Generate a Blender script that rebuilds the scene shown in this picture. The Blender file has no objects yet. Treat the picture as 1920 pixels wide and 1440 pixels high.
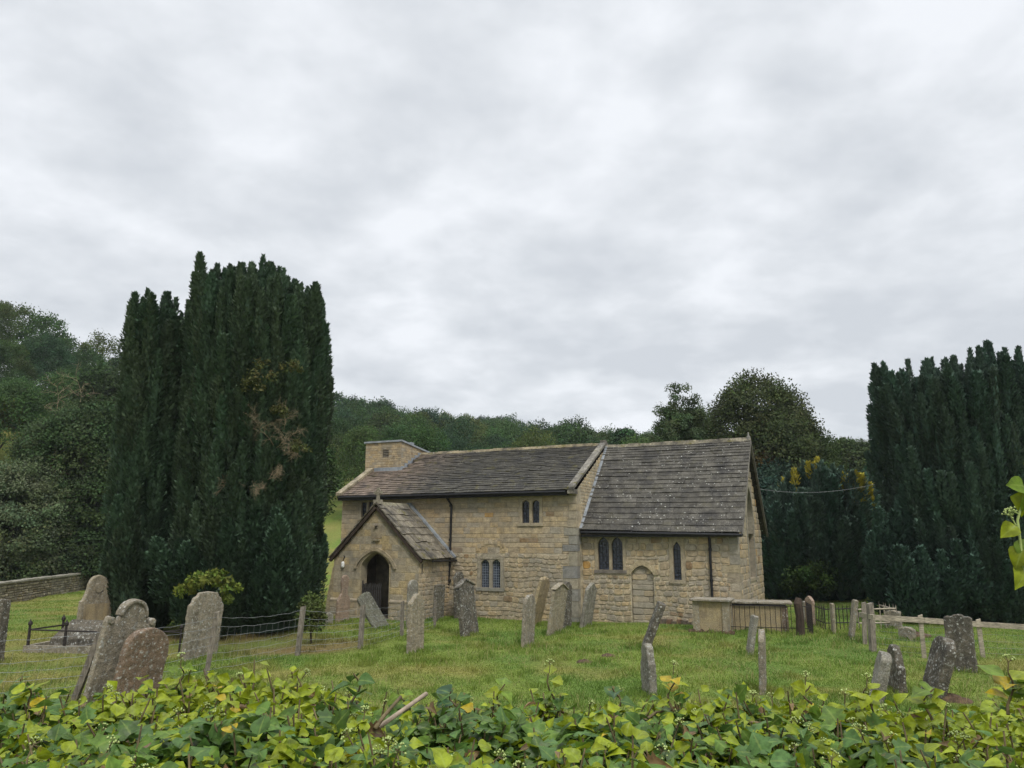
import bpy, math, random
import numpy as np
from mathutils import Matrix, Vector

C = bpy.context.scene.collection
SC = bpy.context.scene
PI = math.pi
rad = math.radians
random.seed(7)

# ------------------------------------------------------------------ camera
CAM_H = 3.2
FPX = 1450.0                                  # focal length in pixels of the 1920 px wide photograph
PITCH = math.atan(290 / 1450.0)
cam_d = bpy.data.cameras.new('camera')
cam = bpy.data.objects.new('camera', cam_d)
C.objects.link(cam)
cam.location = (0, 0, CAM_H)
cam.rotation_euler = (rad(90) + PITCH, 0, 0)
cam_d.sensor_width = 36.0
cam_d.lens = 36.0 * FPX / 1920.0
cam_d.clip_start = 0.05
cam_d.clip_end = 3000
SC.camera = cam

# ------------------------------------------------------------------ sky, sun, exposure
SUN_EL, SUN_AZ = rad(50), rad(163)            # azimuth: direction the light comes from, 180 = from behind the camera
w = bpy.data.worlds.new('World')
SC.world = w
w.use_nodes = True
nt = w.node_tree
nt.nodes.clear()


def WN(t, **kw):
    n = nt.nodes.new(t)
    for k, v in kw.items():
        setattr(n, k, v)
    return n


def wl(a, b):
    nt.links.new(a, b)


w_out = WN('ShaderNodeOutputWorld')
w_sky = WN('ShaderNodeTexSky')
w_sky.sky_type = 'NISHITA'
w_sky.sun_disc = False
w_sky.sun_elevation = SUN_EL
w_sky.sun_rotation = SUN_AZ
w_bg1 = WN('ShaderNodeBackground')
w_bg1.inputs[1].default_value = 0.06
wl(w_sky.outputs[0], w_bg1.inputs[0])
w_tc = WN('ShaderNodeTexCoord')
w_sep = WN('ShaderNodeSeparateXYZ')
wl(w_tc.outputs['Generated'], w_sep.inputs[0])


def wmath(op, a, b=None, clamp=False):
    n = WN('ShaderNodeMath', operation=op, use_clamp=clamp)
    for i, v in enumerate((a, b)):
        if v is None:
            continue
        if isinstance(v, (int, float)):
            n.inputs[i].default_value = v
        else:
            wl(v, n.inputs[i])
    return n.outputs[0]


zc = wmath('MAXIMUM', w_sep.outputs[2], 0.0)
den = wmath('ADD', zc, 0.22)
cx_ = wmath('DIVIDE', w_sep.outputs[0], den)
cy_ = wmath('DIVIDE', w_sep.outputs[1], den)
w_cmb = WN('ShaderNodeCombineXYZ')
wl(cx_, w_cmb.inputs[0])
wl(cy_, w_cmb.inputs[1])
w_n1 = WN('ShaderNodeTexNoise')
w_n1.inputs['Scale'].default_value = 3.0
w_n1.inputs['Detail'].default_value = 5
w_n1.inputs['Roughness'].default_value = 0.53
w_n1.inputs['Distortion'].default_value = 0.1
w_map = WN('ShaderNodeMapping')
w_map.inputs['Location'].default_value = (3.1, 1.7, 0.4)
wl(w_cmb.outputs[0], w_map.inputs[0])
wl(w_map.outputs[0], w_n1.inputs['Vector'])
w_n2 = WN('ShaderNodeTexNoise')
w_n2.inputs['Scale'].default_value = 0.6
w_n2.inputs['Detail'].default_value = 2
wl(w_map.outputs[0], w_n2.inputs['Vector'])
w_n3 = WN('ShaderNodeTexNoise')
w_n3.inputs['Scale'].default_value = 6.5
w_n3.inputs['Detail'].default_value = 4
wl(w_map.outputs[0], w_n3.inputs['Vector'])
nn = wmath('ADD', wmath('ADD', wmath('MULTIPLY', w_n1.outputs['Fac'], 0.56), wmath('MULTIPLY', w_n2.outputs['Fac'], 0.28)), wmath('MULTIPLY', w_n3.outputs['Fac'], 0.16))
w_ramp = WN('ShaderNodeValToRGB')
cr = w_ramp.color_ramp
cr.elements[0].position = 0.415
cr.elements[0].color = (0.495, 0.522, 0.558, 1)
cr.elements[1].position = 0.59
cr.elements[1].color = (0.69, 0.712, 0.745, 1)
e = cr.elements.new(0.5)
e.color = (0.58, 0.605, 0.637, 1)
wl(nn, w_ramp.inputs[0])
# overcast sky brightest overhead, with an added boost above the view to light the scene
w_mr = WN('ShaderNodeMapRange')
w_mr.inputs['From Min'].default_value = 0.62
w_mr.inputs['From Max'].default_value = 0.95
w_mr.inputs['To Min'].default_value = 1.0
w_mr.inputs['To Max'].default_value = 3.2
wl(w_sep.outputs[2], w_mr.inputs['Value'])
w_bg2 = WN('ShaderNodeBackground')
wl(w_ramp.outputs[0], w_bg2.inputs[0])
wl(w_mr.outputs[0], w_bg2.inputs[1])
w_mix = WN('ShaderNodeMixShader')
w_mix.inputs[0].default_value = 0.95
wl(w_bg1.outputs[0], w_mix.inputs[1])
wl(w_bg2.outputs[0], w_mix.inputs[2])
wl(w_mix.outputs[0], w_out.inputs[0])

sun_d = bpy.data.lights.new('sun', 'SUN')
sun_d.energy = 1.5
sun_d.angle = rad(14)
sun_d.color = (1.0, 0.96, 0.9)
sun = bpy.data.objects.new('sun', sun_d)
C.objects.link(sun)
sdir = Vector((math.sin(SUN_AZ) * math.cos(SUN_EL), math.cos(SUN_AZ) * math.cos(SUN_EL), math.sin(SUN_EL)))
sun.rotation_euler = sdir.to_track_quat('Z', 'Y').to_euler()
sun.location = (0, 0, 60)

SC.view_settings.view_transform = 'Standard'
SC.view_settings.look = 'None'
SC.view_settings.exposure = 0.45
SC.view_settings.gamma = 1.0
SC.cycles.max_bounces = 6
SC.cycles.diffuse_bounces = 3
SC.cycles.transparent_max_bounces = 4

# ------------------------------------------------------------------ helpers: picture geometry
_c, _s = math.cos(PITCH), math.sin(PITCH)


def ray(px, py):
    x, u = px - 960.0, 720.0 - py
    return np.array([x, FPX * _c - u * _s, FPX * _s + u * _c])


def gp(px, py, z=0.0):
    r = ray(px, py)
    t = (z - CAM_H) / r[2]
    return np.array([r[0] * t, r[1] * t, z])


def at(px, py, Y):
    r = ray(px, py)
    t = Y / r[1]
    return np.array([r[0] * t, Y, r[2] * t + CAM_H])


def mpp(P):                                    # metres per photo pixel at a point
    return (P[1] * _c + (P[2] - CAM_H) * _s) / FPX


# ------------------------------------------------------------------ helpers: objects
def top(o, label, cat, group=None, kind=None):
    o['label'] = label
    o['category'] = cat
    if group:
        o['group'] = group
    if kind:
        o['kind'] = kind
    return o


def empty(name, loc=(0, 0, 0), rz=0.0):
    o = bpy.data.objects.new(name, None)
    o.location = loc
    o.rotation_euler = (0, 0, rz)
    o.empty_display_size = 0.3
    C.objects.link(o)
    return o


class MB:
    def __init__(s):
        s.v, s.f, s.t = [], [], []

    def face(s, pts, tint=(0.5, 0.5, 0.5)):
        b = len(s.v)
        s.v.extend([tuple(map(float, p)) for p in pts])
        s.f.append(tuple(range(b, b + len(pts))))
        s.t.append(tint)

    def mesh(s, verts, faces, tint=(0.5, 0.5, 0.5)):
        b = len(s.v)
        s.v.extend([tuple(map(float, p)) for p in verts])
        for f in faces:
            s.f.append(tuple(b + i for i in f))
            s.t.append(tint)

    def box(s, x0, x1, y0, y1, z0, z1, tint=(0.5, 0.5, 0.5), M=None):
        P = [(x0, y0, z0), (x1, y0, z0), (x1, y1, z0), (x0, y1, z0), (x0, y0, z1), (x1, y0, z1), (x1, y1, z1), (x0, y1, z1)]
        if M is not None:
            P = [M @ Vector(p) for p in P]
        s.mesh(P, [(0, 3, 2, 1), (4, 5, 6, 7), (0, 1, 5, 4), (1, 2, 6, 5), (2, 3, 7, 6), (3, 0, 4, 7)], tint)

    def tube(s, pts, r, n=6, tint=(0.5, 0.5, 0.5), cap=True):
        pts = [Vector(p) for p in pts]
        rs = [float(q) for q in r] if isinstance(r, (list, tuple)) else [float(r)] * len(pts)
        V, Fc = [], []
        for i, p in enumerate(pts):
            d = (pts[min(i + 1, len(pts) - 1)] - pts[max(i - 1, 0)]).normalized()
            a = d.orthogonal().normalized() if abs(d.z) > 0.9 else d.cross(Vector((0, 0, 1))).normalized()
            b_ = d.cross(a)
            for k in range(n):
                q = 2 * PI * k / n
                V.append(p + rs[i] * (math.cos(q) * a + math.sin(q) * b_))
        for i in range(len(pts) - 1):
            for k in range(n):
                Fc.append((i * n + k, i * n + (k + 1) % n, (i + 1) * n + (k + 1) % n, (i + 1) * n + k))
        if cap:
            Fc.append(tuple(range(n))[::-1])
            Fc.append(tuple((len(pts) - 1) * n + k for k in range(n)))
        s.mesh(V, Fc, tint)

    def build(s, name, mat, parent=None, smooth=False):
        me = bpy.data.meshes.new(name)
        me.from_pydata(s.v, [], s.f)
        a = me.attributes.new('tint', 'FLOAT_COLOR', 'FACE')
        t = np.ones((len(s.f), 4), np.float32)
        if s.t:
            t[:, :3] = np.array(s.t, np.float32)
        a.data.foreach_set('color', t.ravel())
        if smooth:
            me.polygons.foreach_set('use_smooth', np.ones(len(s.f), bool))
        me.materials.append(mat)
        me.update()
        o = bpy.data.objects.new(name, me)
        C.objects.link(o)
        if parent:
            o.parent = parent
        return o


def np_mesh(name, V, F, mat, tint=None, parent=None, smooth=False, normals=None):
    """V (n,3), F (m,k) all faces with k corners"""
    me = bpy.data.meshes.new(name)
    n, m, k = len(V), len(F), F.shape[1]
    me.vertices.add(n)
    me.vertices.foreach_set('co', V.astype(np.float32).ravel())
    me.loops.add(m * k)
    me.loops.foreach_set('vertex_index', F.astype(np.int32).ravel())
    me.polygons.add(m)
    me.polygons.foreach_set('loop_start', np.arange(0, m * k, k, dtype=np.int32))
    me.polygons.foreach_set('loop_total', np.full(m, k, np.int32))
    if smooth:
        me.polygons.foreach_set('use_smooth', np.ones(m, bool))
    if tint is not None:
        a = me.attributes.new('tint', 'FLOAT_COLOR', 'FACE' if len(tint) == m and m != n else 'POINT')
        t = np.ones((len(tint), 4), np.float32)
        t[:, :3] = tint
        a.data.foreach_set('color', t.ravel())
    me.materials.append(mat)
    me.update(calc_edges=True)
    o = bpy.data.objects.new(name, me)
    C.objects.link(o)
    if parent:
        o.parent = parent
    return o


def unit(a):
    return a / np.maximum(np.linalg.norm(a, axis=-1, keepdims=True), 1e-9)


def leaf_quads(P, D, N, L, W):
    """diamond leaves: base P, axis D, normal N, length L, width W -> verts, faces"""
    D = unit(D)
    S = unit(np.cross(D, N))
    L = np.asarray(L)[:, None]
    W = np.asarray(W)[:, None]
    V = np.empty((len(P), 4, 3))
    V[:, 0] = P
    V[:, 1] = P + D * L * 0.45 + S * W * 0.5
    V[:, 2] = P + D * L
    V[:, 3] = P + D * L * 0.45 - S * W * 0.5
    F = np.arange(len(P) * 4).reshape(-1, 4)
    return V.reshape(-1, 3), F


# ------------------------------------------------------------------ helpers: materials
def new_mat(name):
    m = bpy.data.materials.new(name)
    m.use_nodes = True
    n = m.node_tree
    n.nodes.clear()
    return m, n


class NT:
    def __init__(s, n):
        s.n = n

    def node(s, t, **kw):
        x = s.n.nodes.new(t)
        for k, v in kw.items():
            setattr(x, k, v)
        return x

    def set(s, sock, v):
        if isinstance(v, bpy.types.NodeSocket):
            s.n.links.new(v, sock)
        elif isinstance(v, (tuple, list)) and len(v) == 3 and sock.type == 'RGBA':
            sock.default_value = (*v, 1)
        else:
            sock.default_value = v

    def noise(s, vec, scale, detail=3, rough=0.55, dist=0.0):
        x = s.node('ShaderNodeTexNoise')
        s.set(x.inputs['Vector'], vec)
        x.inputs['Scale'].default_value = scale
        x.inputs['Detail'].default_value = detail
        x.inputs['Roughness'].default_value = rough
        x.inputs['Distortion'].default_value = dist
        return x.outputs['Fac']

    def voro(s, vec, scale, feature='F1'):
        x = s.node('ShaderNodeTexVoronoi', feature=feature)
        s.set(x.inputs['Vector'], vec)
        x.inputs['Scale'].default_value = scale
        return x.outputs['Distance']

    def mapr(s, v, a, b, c=0.0, d=1.0, smooth=True):
        x = s.node('ShaderNodeMapRange', interpolation_type='SMOOTHSTEP' if smooth else 'LINEAR')
        s.set(x.inputs['Value'], v)
        for k, q in zip(('From Min', 'From Max', 'To Min', 'To Max'), (a, b, c, d)):
            x.inputs[k].default_value = q
        return x.outputs[0]

    def mix(s, f, a, b, mode='MIX'):
        x = s.node('ShaderNodeMix', data_type='RGBA', blend_type=mode)
        s.set(x.inputs[0], f)
        s.set(x.inputs[6], a)
        s.set(x.inputs[7], b)
        return x.outputs[2]

    def math(s, op, a, b=0.0):
        x = s.node('ShaderNodeMath', operation=op)
        s.set(x.inputs[0], a)
        s.set(x.inputs[1], b)
        return x.outputs[0]

    def scalev(s, vec, sc):
        x = s.node('ShaderNodeMapping')
        s.set(x.inputs[0], vec)
        x.inputs['Scale'].default_value = sc
        return x.outputs[0]

    def bump(s, h, strength=0.4, dist=0.02):
        x = s.node('ShaderNodeBump')
        x.inputs['Strength'].default_value = strength
        x.inputs['Distance'].default_value = dist
        s.set(x.inputs['Height'], h)
        return x.outputs[0]

    def attr(s, name='tint'):
        return s.node('ShaderNodeAttribute', attribute_name=name).outputs['Color']

    def coord(s, which='Object'):
        return s.node('ShaderNodeTexCoord').outputs[which]

    def out(s, col, rough=0.85, normal=None, spec=0.3, transl=None, tcol=None, metal=0.0):
        p = s.node('ShaderNodeBsdfPrincipled')
        s.set(p.inputs['Base Color'], col)
        s.set(p.inputs['Roughness'], rough)
        p.inputs['Specular IOR Level'].default_value = spec
        p.inputs['Metallic'].default_value = metal
        if normal is not None:
            s.set(p.inputs['Normal'], normal)
        o = s.node('ShaderNodeOutputMaterial')
        if transl:
            t = s.node('ShaderNodeBsdfTranslucent')
            s.set(t.inputs[0], tcol if tcol is not None else col)
            mx = s.node('ShaderNodeMixShader')
            mx.inputs[0].default_value = transl
            s.n.links.new(p.outputs[0], mx.inputs[1])
            s.n.links.new(t.outputs[0], mx.inputs[2])
            s.n.links.new(mx.outputs[0], o.inputs[0])
        else:
            s.n.links.new(p.outputs[0], o.inputs[0])


def mat_leaf(name, rough=0.6, transl=0.2, spec=0.25, nscale=None):
    m, n = new_mat(name)
    k = NT(n)
    c = k.attr()
    if nscale:
        f = k.mapr(k.noise(k.coord(), nscale, 2), 0.3, 0.7, 0.6, 1.4)
        c = k.mix(1.0, c, f, 'MULTIPLY')
    k.out(c, rough, None, spec, transl)
    return m


def mat_plain(name, col, rough=0.7, nscale=6, var=0.35, bump=0.3, bscale=40, spec=0.3, metal=0.0, streak=None):
    m, n = new_mat(name)
    k = NT(n)
    co = k.coord()
    f = k.mapr(k.noise(co, nscale, 4, 0.65), 0.3, 0.7, 1 - var, 1 + var)
    c = k.mix(1.0, col, f, 'MULTIPLY')
    h = k.noise(co, bscale, 3)
    if streak:
        h = k.noise(k.scalev(co, streak), 8, 3, 0.6)
        c = k.mix(1.0, c, k.mapr(h, 0.3, 0.7, 0.55, 1.3), 'MULTIPLY')
    k.out(c, rough, k.bump(h, bump, 0.01), spec, metal=metal)
    return m


def mat_masonry(name):
    m, n = new_mat(name)
    k = NT(n)
    co = k.coord()
    c = k.attr()
    c = k.mix(1.0, c, k.mapr(k.noise(co, 5, 5, 0.65), 0.28, 0.72, 0.72, 1.28), 'MULTIPLY')
    c = k.mix(1.0, c, k.mapr(k.noise(co, 38, 3, 0.6), 0.3, 0.7, 0.78, 1.2), 'MULTIPLY')
    c = k.mix(k.mapr(k.noise(co, 0.75, 4, 0.65), 0.42, 0.62, 0.0, 0.45), c, (0.27, 0.25, 0.205))
    # broad soot and damp patches, streaked downwards
    st = k.mapr(k.noise(k.scalev(co, (0.7, 0.7, 0.35)), 1.6, 4, 0.6), 0.52, 0.75, 0.0, 0.28)
    c = k.mix(st, c, (0.16, 0.145, 0.11))
    li = k.mapr(k.noise(co, 14, 4, 0.7), 0.66, 0.74, 0.0, 0.4)
    c = k.mix(li, c, (0.45, 0.42, 0.33))
    h = k.math('ADD', k.noise(co, 16, 6, 0.68), k.math('MULTIPLY', k.noise(co, 80, 2), 0.4))
    k.out(c, 0.92, k.bump(h, 0.9, 0.035), 0.15)
    return m


def mat_slate(name, moss=0.3, lichen=0.5):
    m, n = new_mat(name)
    k = NT(n)
    co = k.coord()
    c = k.attr()
    c = k.mix(1.0, c, k.mapr(k.noise(co, 3.0, 5, 0.7), 0.3, 0.7, 0.6, 1.4), 'MULTIPLY')
    c = k.mix(1.0, c, k.mapr(k.noise(co, 30, 3, 0.6), 0.3, 0.7, 0.7, 1.3), 'MULTIPLY')
    dk = k.mapr(k.noise(co, 1.1, 5, 0.7), 0.46, 0.66, 0.0, 0.7)
    c = k.mix(dk, c, (0.028, 0.027, 0.027))
    # pale lichen rosettes, in scattered colonies
    col = k.mapr(k.noise(co, 0.9, 3), 0.36, 0.56)
    v = k.voro(co, 5.5)
    sp = k.mapr(k.math('ADD', v, k.math('MULTIPLY', k.noise(co, 16, 3), 0.35)), 0.36, 0.26, 0.0, 1.0)
    v2 = k.mapr(k.math('ADD', k.voro(co, 15), k.math('MULTIPLY', k.noise(co, 40, 2), 0.3)), 0.36, 0.26, 0.0, 0.85)
    c = k.mix(k.math('MULTIPLY', k.math('MULTIPLY', sp, col), lichen), c, (0.42, 0.42, 0.38))
    c = k.mix(k.math('MULTIPLY', k.math('MULTIPLY', v2, col), lichen), c, (0.34, 0.33, 0.29))
    mo = k.mapr(k.noise(co, 2.6, 5, 0.7), 0.55, 0.66, 0.0, moss)
    c = k.mix(mo, c, (0.10, 0.088, 0.022))
    h = k.math('ADD', k.noise(co, 14, 5, 0.7), k.noise(co, 60, 2))
    k.out(c, 0.9, k.bump(h, 0.5, 0.02), 0.25)
    return m


def mat_grave(name, base, base2, dark, dark_amt, white_amt, ochre_amt=0.2, streak=1.0):
    m, n = new_mat(name)
    k = NT(n)
    info = k.node('ShaderNodeObjectInfo')
    mp = k.node('ShaderNodeVectorMath', operation='ADD')
    cmb = k.node('ShaderNodeCombineXYZ')
    r10 = k.math('MULTIPLY', info.outputs['Random'], 37.0)
    for i in range(3):
        n.links.new(r10, cmb.inputs[i])
    n.links.new(k.coord(), mp.inputs[0])
    n.links.new(cmb.outputs[0], mp.inputs[1])
    co = mp.outputs[0]
    c = k.mix(k.mapr(k.noise(co, 4, 5, 0.65), 0.35, 0.65), base, base2)
    c = k.mix(1.0, c, k.mapr(k.noise(co, 45, 3, 0.7), 0.3, 0.7, 0.7, 1.3), 'MULTIPLY')
    stv = k.noise(k.scalev(co, (4, 4, 0.7)), 1.6, 4, 0.6)
    stv = k.math('ADD', k.math('MULTIPLY', stv, 0.55), k.math('MULTIPLY', k.noise(co, 2.6, 5, 0.7), 0.45))
    c = k.mix(k.mapr(stv, 0.45, 0.64, 0.0, dark_amt), c, dark)
    og = k.mapr(k.noise(co, 9, 4, 0.7), 0.62, 0.7, 0.0, ochre_amt)
    c = k.mix(og, c, (0.26, 0.19, 0.06))
    col = k.mapr(k.noise(co, 2.2, 3), 0.36, 0.52)
    sp = k.mapr(k.math('ADD', k.voro(co, 9), k.math('MULTIPLY', k.noise(co, 24, 3), 0.45)), 0.46, 0.34, 0.0, 1.0)
    c = k.mix(k.math('MULTIPLY', k.math('MULTIPLY', sp, col), white_amt), c, (0.52, 0.52, 0.47))
    sp2 = k.mapr(k.noise(co, 13, 6, 0.72), 0.535, 0.63, 0.0, white_amt * 0.75)
    c = k.mix(sp2, c, (0.42, 0.42, 0.38))
    h = k.math('ADD', k.noise(co, 18, 5, 0.7), k.noise(co, 70, 2, 0.6))
    k.out(c, 0.92, k.bump(h, 0.9, 0.04), 0.2)
    return m


G_TEX = []
for nm_, ns_ in (('worn_edges', 0.11), ('pitting', 0.035)):
    t_ = bpy.data.textures.new(nm_, 'CLOUDS')
    t_.noise_scale = ns_
    t_.noise_depth = 2
    G_TEX.append(t_)
M_STONE = mat_masonry('church_stone')
M_SLATE_N = mat_slate('nave_slate', 0.5, 0.3)
M_SLATE_C = mat_slate('chancel_slate', 0.15, 0.85)
M_SLATE_P = mat_slate('porch_slate', 0.85, 0.5)
M_LEAD = mat_plain('lead', (0.25, 0.27, 0.29), 0.55, 3, 0.25)
M_IRON = mat_plain('black_iron', (0.012, 0.012, 0.013), 0.45, 8, 0.3)
M_OLDIRON = mat_plain('old_iron', (0.025, 0.02, 0.018), 0.7, 20, 0.5)
M_WOOD = mat_plain('weathered_wood', (0.20, 0.175, 0.14), 0.9, 3, 0.3, 0.6, streak=(9, 9, 0.7))
M_PALEWOOD = mat_plain('new_wood', (0.32, 0.28, 0.21), 0.85, 3, 0.25, 0.4, streak=(1, 1, 9))
M_GATE = mat_plain('gate_wood', (0.035, 0.032, 0.03), 0.8, 5, 0.3)
M_DARKPOST = mat_plain('dark_wood', (0.05, 0.035, 0.025), 0.9, 5, 0.3, 0.6, streak=(9, 9, 0.7))
M_WIRE = mat_plain('galvanised_wire', (0.24, 0.25, 0.25), 0.5, 5, 0.2, metal=0.2)
M_DARK = mat_plain('near_black', (0.02, 0.02, 0.02), 0.9)
M_SOIL = mat_plain('soil', (0.075, 0.048, 0.028), 0.98, 9, 0.5, 1.0, 30)
M_TWIG = mat_plain('dead_twig', (0.23, 0.18, 0.115), 0.9, 12, 0.3)
M_BARK = mat_plain('bark', (0.07, 0.055, 0.04), 0.95, 6, 0.4, 0.8, streak=(4, 4, 0.6))
M_WHITE = mat_plain('white_paint', (0.7, 0.7, 0.68), 0.5, 5, 0.1)
M_PAPER = mat_plain('notice_paper', (0.10, 0.12, 0.14), 0.4, 3, 0.3)
M_YEW = mat_leaf('yew_needles', 0.7, 0.08, 0.12)
M_FAR = mat_leaf('broad_leaves', 0.8, 0.25, 0.05)
M_IVYSTEM = mat_plain('ivy_stem', (0.13, 0.10, 0.05), 0.8, 20, 0.4)
M_STICK = mat_plain('cut_stick', (0.30, 0.235, 0.17), 0.8, 12, 0.25)
M_BUD = mat_plain('ivy_bud', (0.30, 0.36, 0.12), 0.6, 20, 0.25)

# glass with lead lattice is built as geometry; the pane itself is a dark reflective sheet
m, n_ = new_mat('old_glass')
k_ = NT(n_)
k_.out(k_.mix(k_.mapr(k_.noise(k_.coord(), 9, 2), 0.4, 0.6), (0.012, 0.015, 0.024), (0.035, 0.045, 0.068)), 0.12,
       k_.bump(k_.noise(k_.coord(), 14, 2), 0.5, 0.03), 0.6)
M_GLASS = m

G_BUFF = mat_grave('buff_gravestone', (0.36, 0.305, 0.21), (0.30, 0.26, 0.185), (0.13, 0.11, 0.08), 0.5, 0.7)
G_GREY = mat_grave('grey_gravestone', (0.33, 0.285, 0.21), (0.25, 0.22, 0.165), (0.09, 0.08, 0.062), 0.55, 1.0)
G_DARK = mat_grave('dark_gravestone', (0.17, 0.148, 0.112), (0.10, 0.09, 0.07), (0.035, 0.034, 0.03), 0.6, 1.0)
G_RED = mat_grave('red_gravestone', (0.24, 0.168, 0.112), (0.205, 0.15, 0.105), (0.075, 0.062, 0.048), 0.5, 0.8)
G_WHITE = mat_grave('lichened_gravestone', (0.31, 0.29, 0.23), (0.23, 0.21, 0.17), (0.07, 0.065, 0.055), 0.45, 1.0)
G_PINK = mat_grave('pinkish_gravestone', (0.39, 0.285, 0.21), (0.32, 0.24, 0.175), (0.16, 0.12, 0.09), 0.4, 0.4)
G_GREEN = mat_grave('algae_gravestone', (0.20, 0.20, 0.145), (0.155, 0.15, 0.115), (0.05, 0.05, 0.042), 0.5, 0.5)
G_OCHRE = mat_grave('ochre_tombstone', (0.42, 0.33, 0.185), (0.36, 0.295, 0.185), (0.15, 0.12, 0.085), 0.5, 0.1)

# ------------------------------------------------------------------ terrain
_rs = np.random.RandomState(3)


def vnoise(x, y, seed=0):
    """smooth value noise, arrays in, about -1..1"""
    x = np.asarray(x, float)
    y = np.asarray(y, float)
    xi, yi = np.floor(x), np.floor(y)
    fx, fy = x - xi, y - yi
    fx, fy = fx * fx * (3 - 2 * fx), fy * fy * (3 - 2 * fy)

    def h(a, b):
        q = np.sin(a * 127.1 + b * 311.7 + seed * 74.7) * 43758.5453
        return (q - np.floor(q)) * 2 - 1
    return (h(xi, yi) * (1 - fx) + h(xi + 1, yi) * fx) * (1 - fy) + (h(xi, yi + 1) * (1 - fx) + h(xi + 1, yi + 1) * fx) * fy


def smooth01(t):
    t = np.clip(t, 0, 1)
    return t * t * (3 - 2 * t)


def ridge_y(t):
    return np.interp(t, [-1.2, -0.69, -0.45, -0.24, 0.0, 0.2, 0.6, 1.2], [100, 112, 150, 205, 250, 285, 300, 280])


def ground_z(x, y):
    x = np.asarray(x, float)
    y = np.asarray(y, float)
    t = x / np.maximum(y, 20)
    r = ridge_y(t)
    q = np.clip((y - 52) / (r - 52), 0, 1.15)
    hill = 30.0 * (np.minimum(q, 1) ** 1.15) - 14 * np.maximum(q - 1, 0)
    hill = hill * np.interp(t, [-0.72, -0.5, -0.38, -0.26, 0.0, 0.2, 0.6], [1.0, 0.84, 0.9, 1.0, 1.0, 0.98, 0.9])
    road = 1.55 * (1 - smooth01((y - 1.75) / 0.5))
    lump = 0.05 * vnoise(x * 0.35, y * 0.35, 1) + 0.03 * vnoise(x * 1.1, y * 1.1, 2)
    lump = lump * smooth01((y - 6) / 5)
    return hill + road + lump


xs = np.concatenate([np.arange(-420, -60, 12.0), np.arange(-60, -22, 2.0), np.arange(-22, 22, 0.35), np.arange(22, 60, 2.0), np.arange(60, 421, 12.0)])
ys = np.concatenate([np.arange(-60, 0, 10.0), np.arange(0, 4, 0.25), np.arange(4, 12, 1.0), np.arange(12, 40, 0.35), np.arange(40, 70, 1.2), np.arange(70, 200, 5.0), np.arange(200, 700, 20.0)])
GX, GY = np.meshgrid(xs, ys)
GZ = ground_z(GX, GY)
V = np.stack([GX, GY, GZ], -1).reshape(-1, 3)
nx, ny = len(xs), len(ys)
ii = (np.arange(ny - 1)[:, None] * nx + np.arange(nx - 1)[None, :]).ravel()
F = np.stack([ii, ii + 1, ii + nx + 1, ii + nx], -1)


def ground_tint(x, y):
    g = np.array([0.138, 0.182, 0.036])
    g2 = np.array([0.096, 0.152, 0.030])
    straw = np.array([0.215, 0.185, 0.058])
    brown = np.array([0.15, 0.098, 0.048])
    a = smooth01(0.5 + 0.75 * vnoise(x * 0.5, y * 0.5, 5) + 0.5 * vnoise(x * 1.9, y * 1.9, 9))[..., None]
    c = g * a + g2 * (1 - a)
    b = smooth01(0.5 * vnoise(x * 0.22, y * 0.3, 6) + 0.6 * vnoise(x * 0.9, y * 1.1, 7) + 0.10 + 0.40 * smooth01((-x - 4) / 8))[..., None]
    c = c * (1 - 0.75 * b) + straw * 0.75 * b
    # dry bare needles round the foot of the left yew
    d = np.hypot((x + 9.3) / 5.6, (y - 25.0) / 2.8)
    k = (smooth01((1.15 - d) / 0.4) * (0.55 + 0.45 * vnoise(x * 0.8, y * 0.8, 8)))[..., None]
    k = np.clip(k, 0, 0.85)
    return c * (1 - k) + brown * k


m, n_ = new_mat('meadow')
k_ = NT(n_)
co_ = k_.coord()
c_ = k_.attr()
c_ = k_.mix(1.0, c_, k_.mapr(k_.noise(co_, 9, 4, 0.7), 0.3, 0.7, 0.65, 1.35), 'MULTIPLY')
c_ = k_.mix(k_.mapr(k_.noise(co_, 2.1, 4, 0.7), 0.58, 0.70, 0.0, 0.5), c_, (0.16, 0.13, 0.055))
k_.out(c_, 0.95, k_.bump(k_.noise(co_, 30, 4, 0.7), 0.8, 0.05), 0.1)
M_GROUND = m
gr = np_mesh('ground', V, F, M_GROUND, ground_tint(V[:, 0], V[:, 1]), smooth=True)
top(gr, 'churchyard turf rising to the wooded valley side', 'ground', kind='structure')

# ------------------------------------------------------------------ church
TH = rad(25)
S0 = gp(1391, 1177)
AX = np.array([math.cos(TH), -math.sin(TH), 0])
BX = np.array([math.sin(TH), math.cos(TH), 0])


def cw(a, b, z=0.0):                            # church frame -> world
    return S0 + AX * a + BX * b + np.array([0, 0, z])


church = empty('church', tuple(S0), -TH)
top(church, 'small old honey coloured stone church with stone slate roofs and a gabled south porch', 'church')

HONEY = [(0.405, 0.325, 0.205), (0.39, 0.318, 0.21), (0.375, 0.312, 0.218), (0.362, 0.308, 0.225), (0.395, 0.308, 0.188), (0.345, 0.288, 0.202)]
MORTAR_P = (0.46, 0.395, 0.275)
MORTAR_D = (0.31, 0.255, 0.17)
rw = random.Random(11)


def stone_tint(rowdark=1.0, grey=0.25):
    c = rw.choice(HONEY)
    q = rw.random()
    if q < grey:
        c = (0.315, 0.282, 0.225)
    elif q < grey + 0.025:
        c = (0.24, 0.17, 0.10)
    elif q < grey + 0.028:
        c = (0.42, 0.26, 0.09)
    j = rowdark * rw.uniform(0.91, 1.08)
    return (j * c[0] * 1.10, j * c[1] * 1.06, j * c[2] * 1.0)


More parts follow.
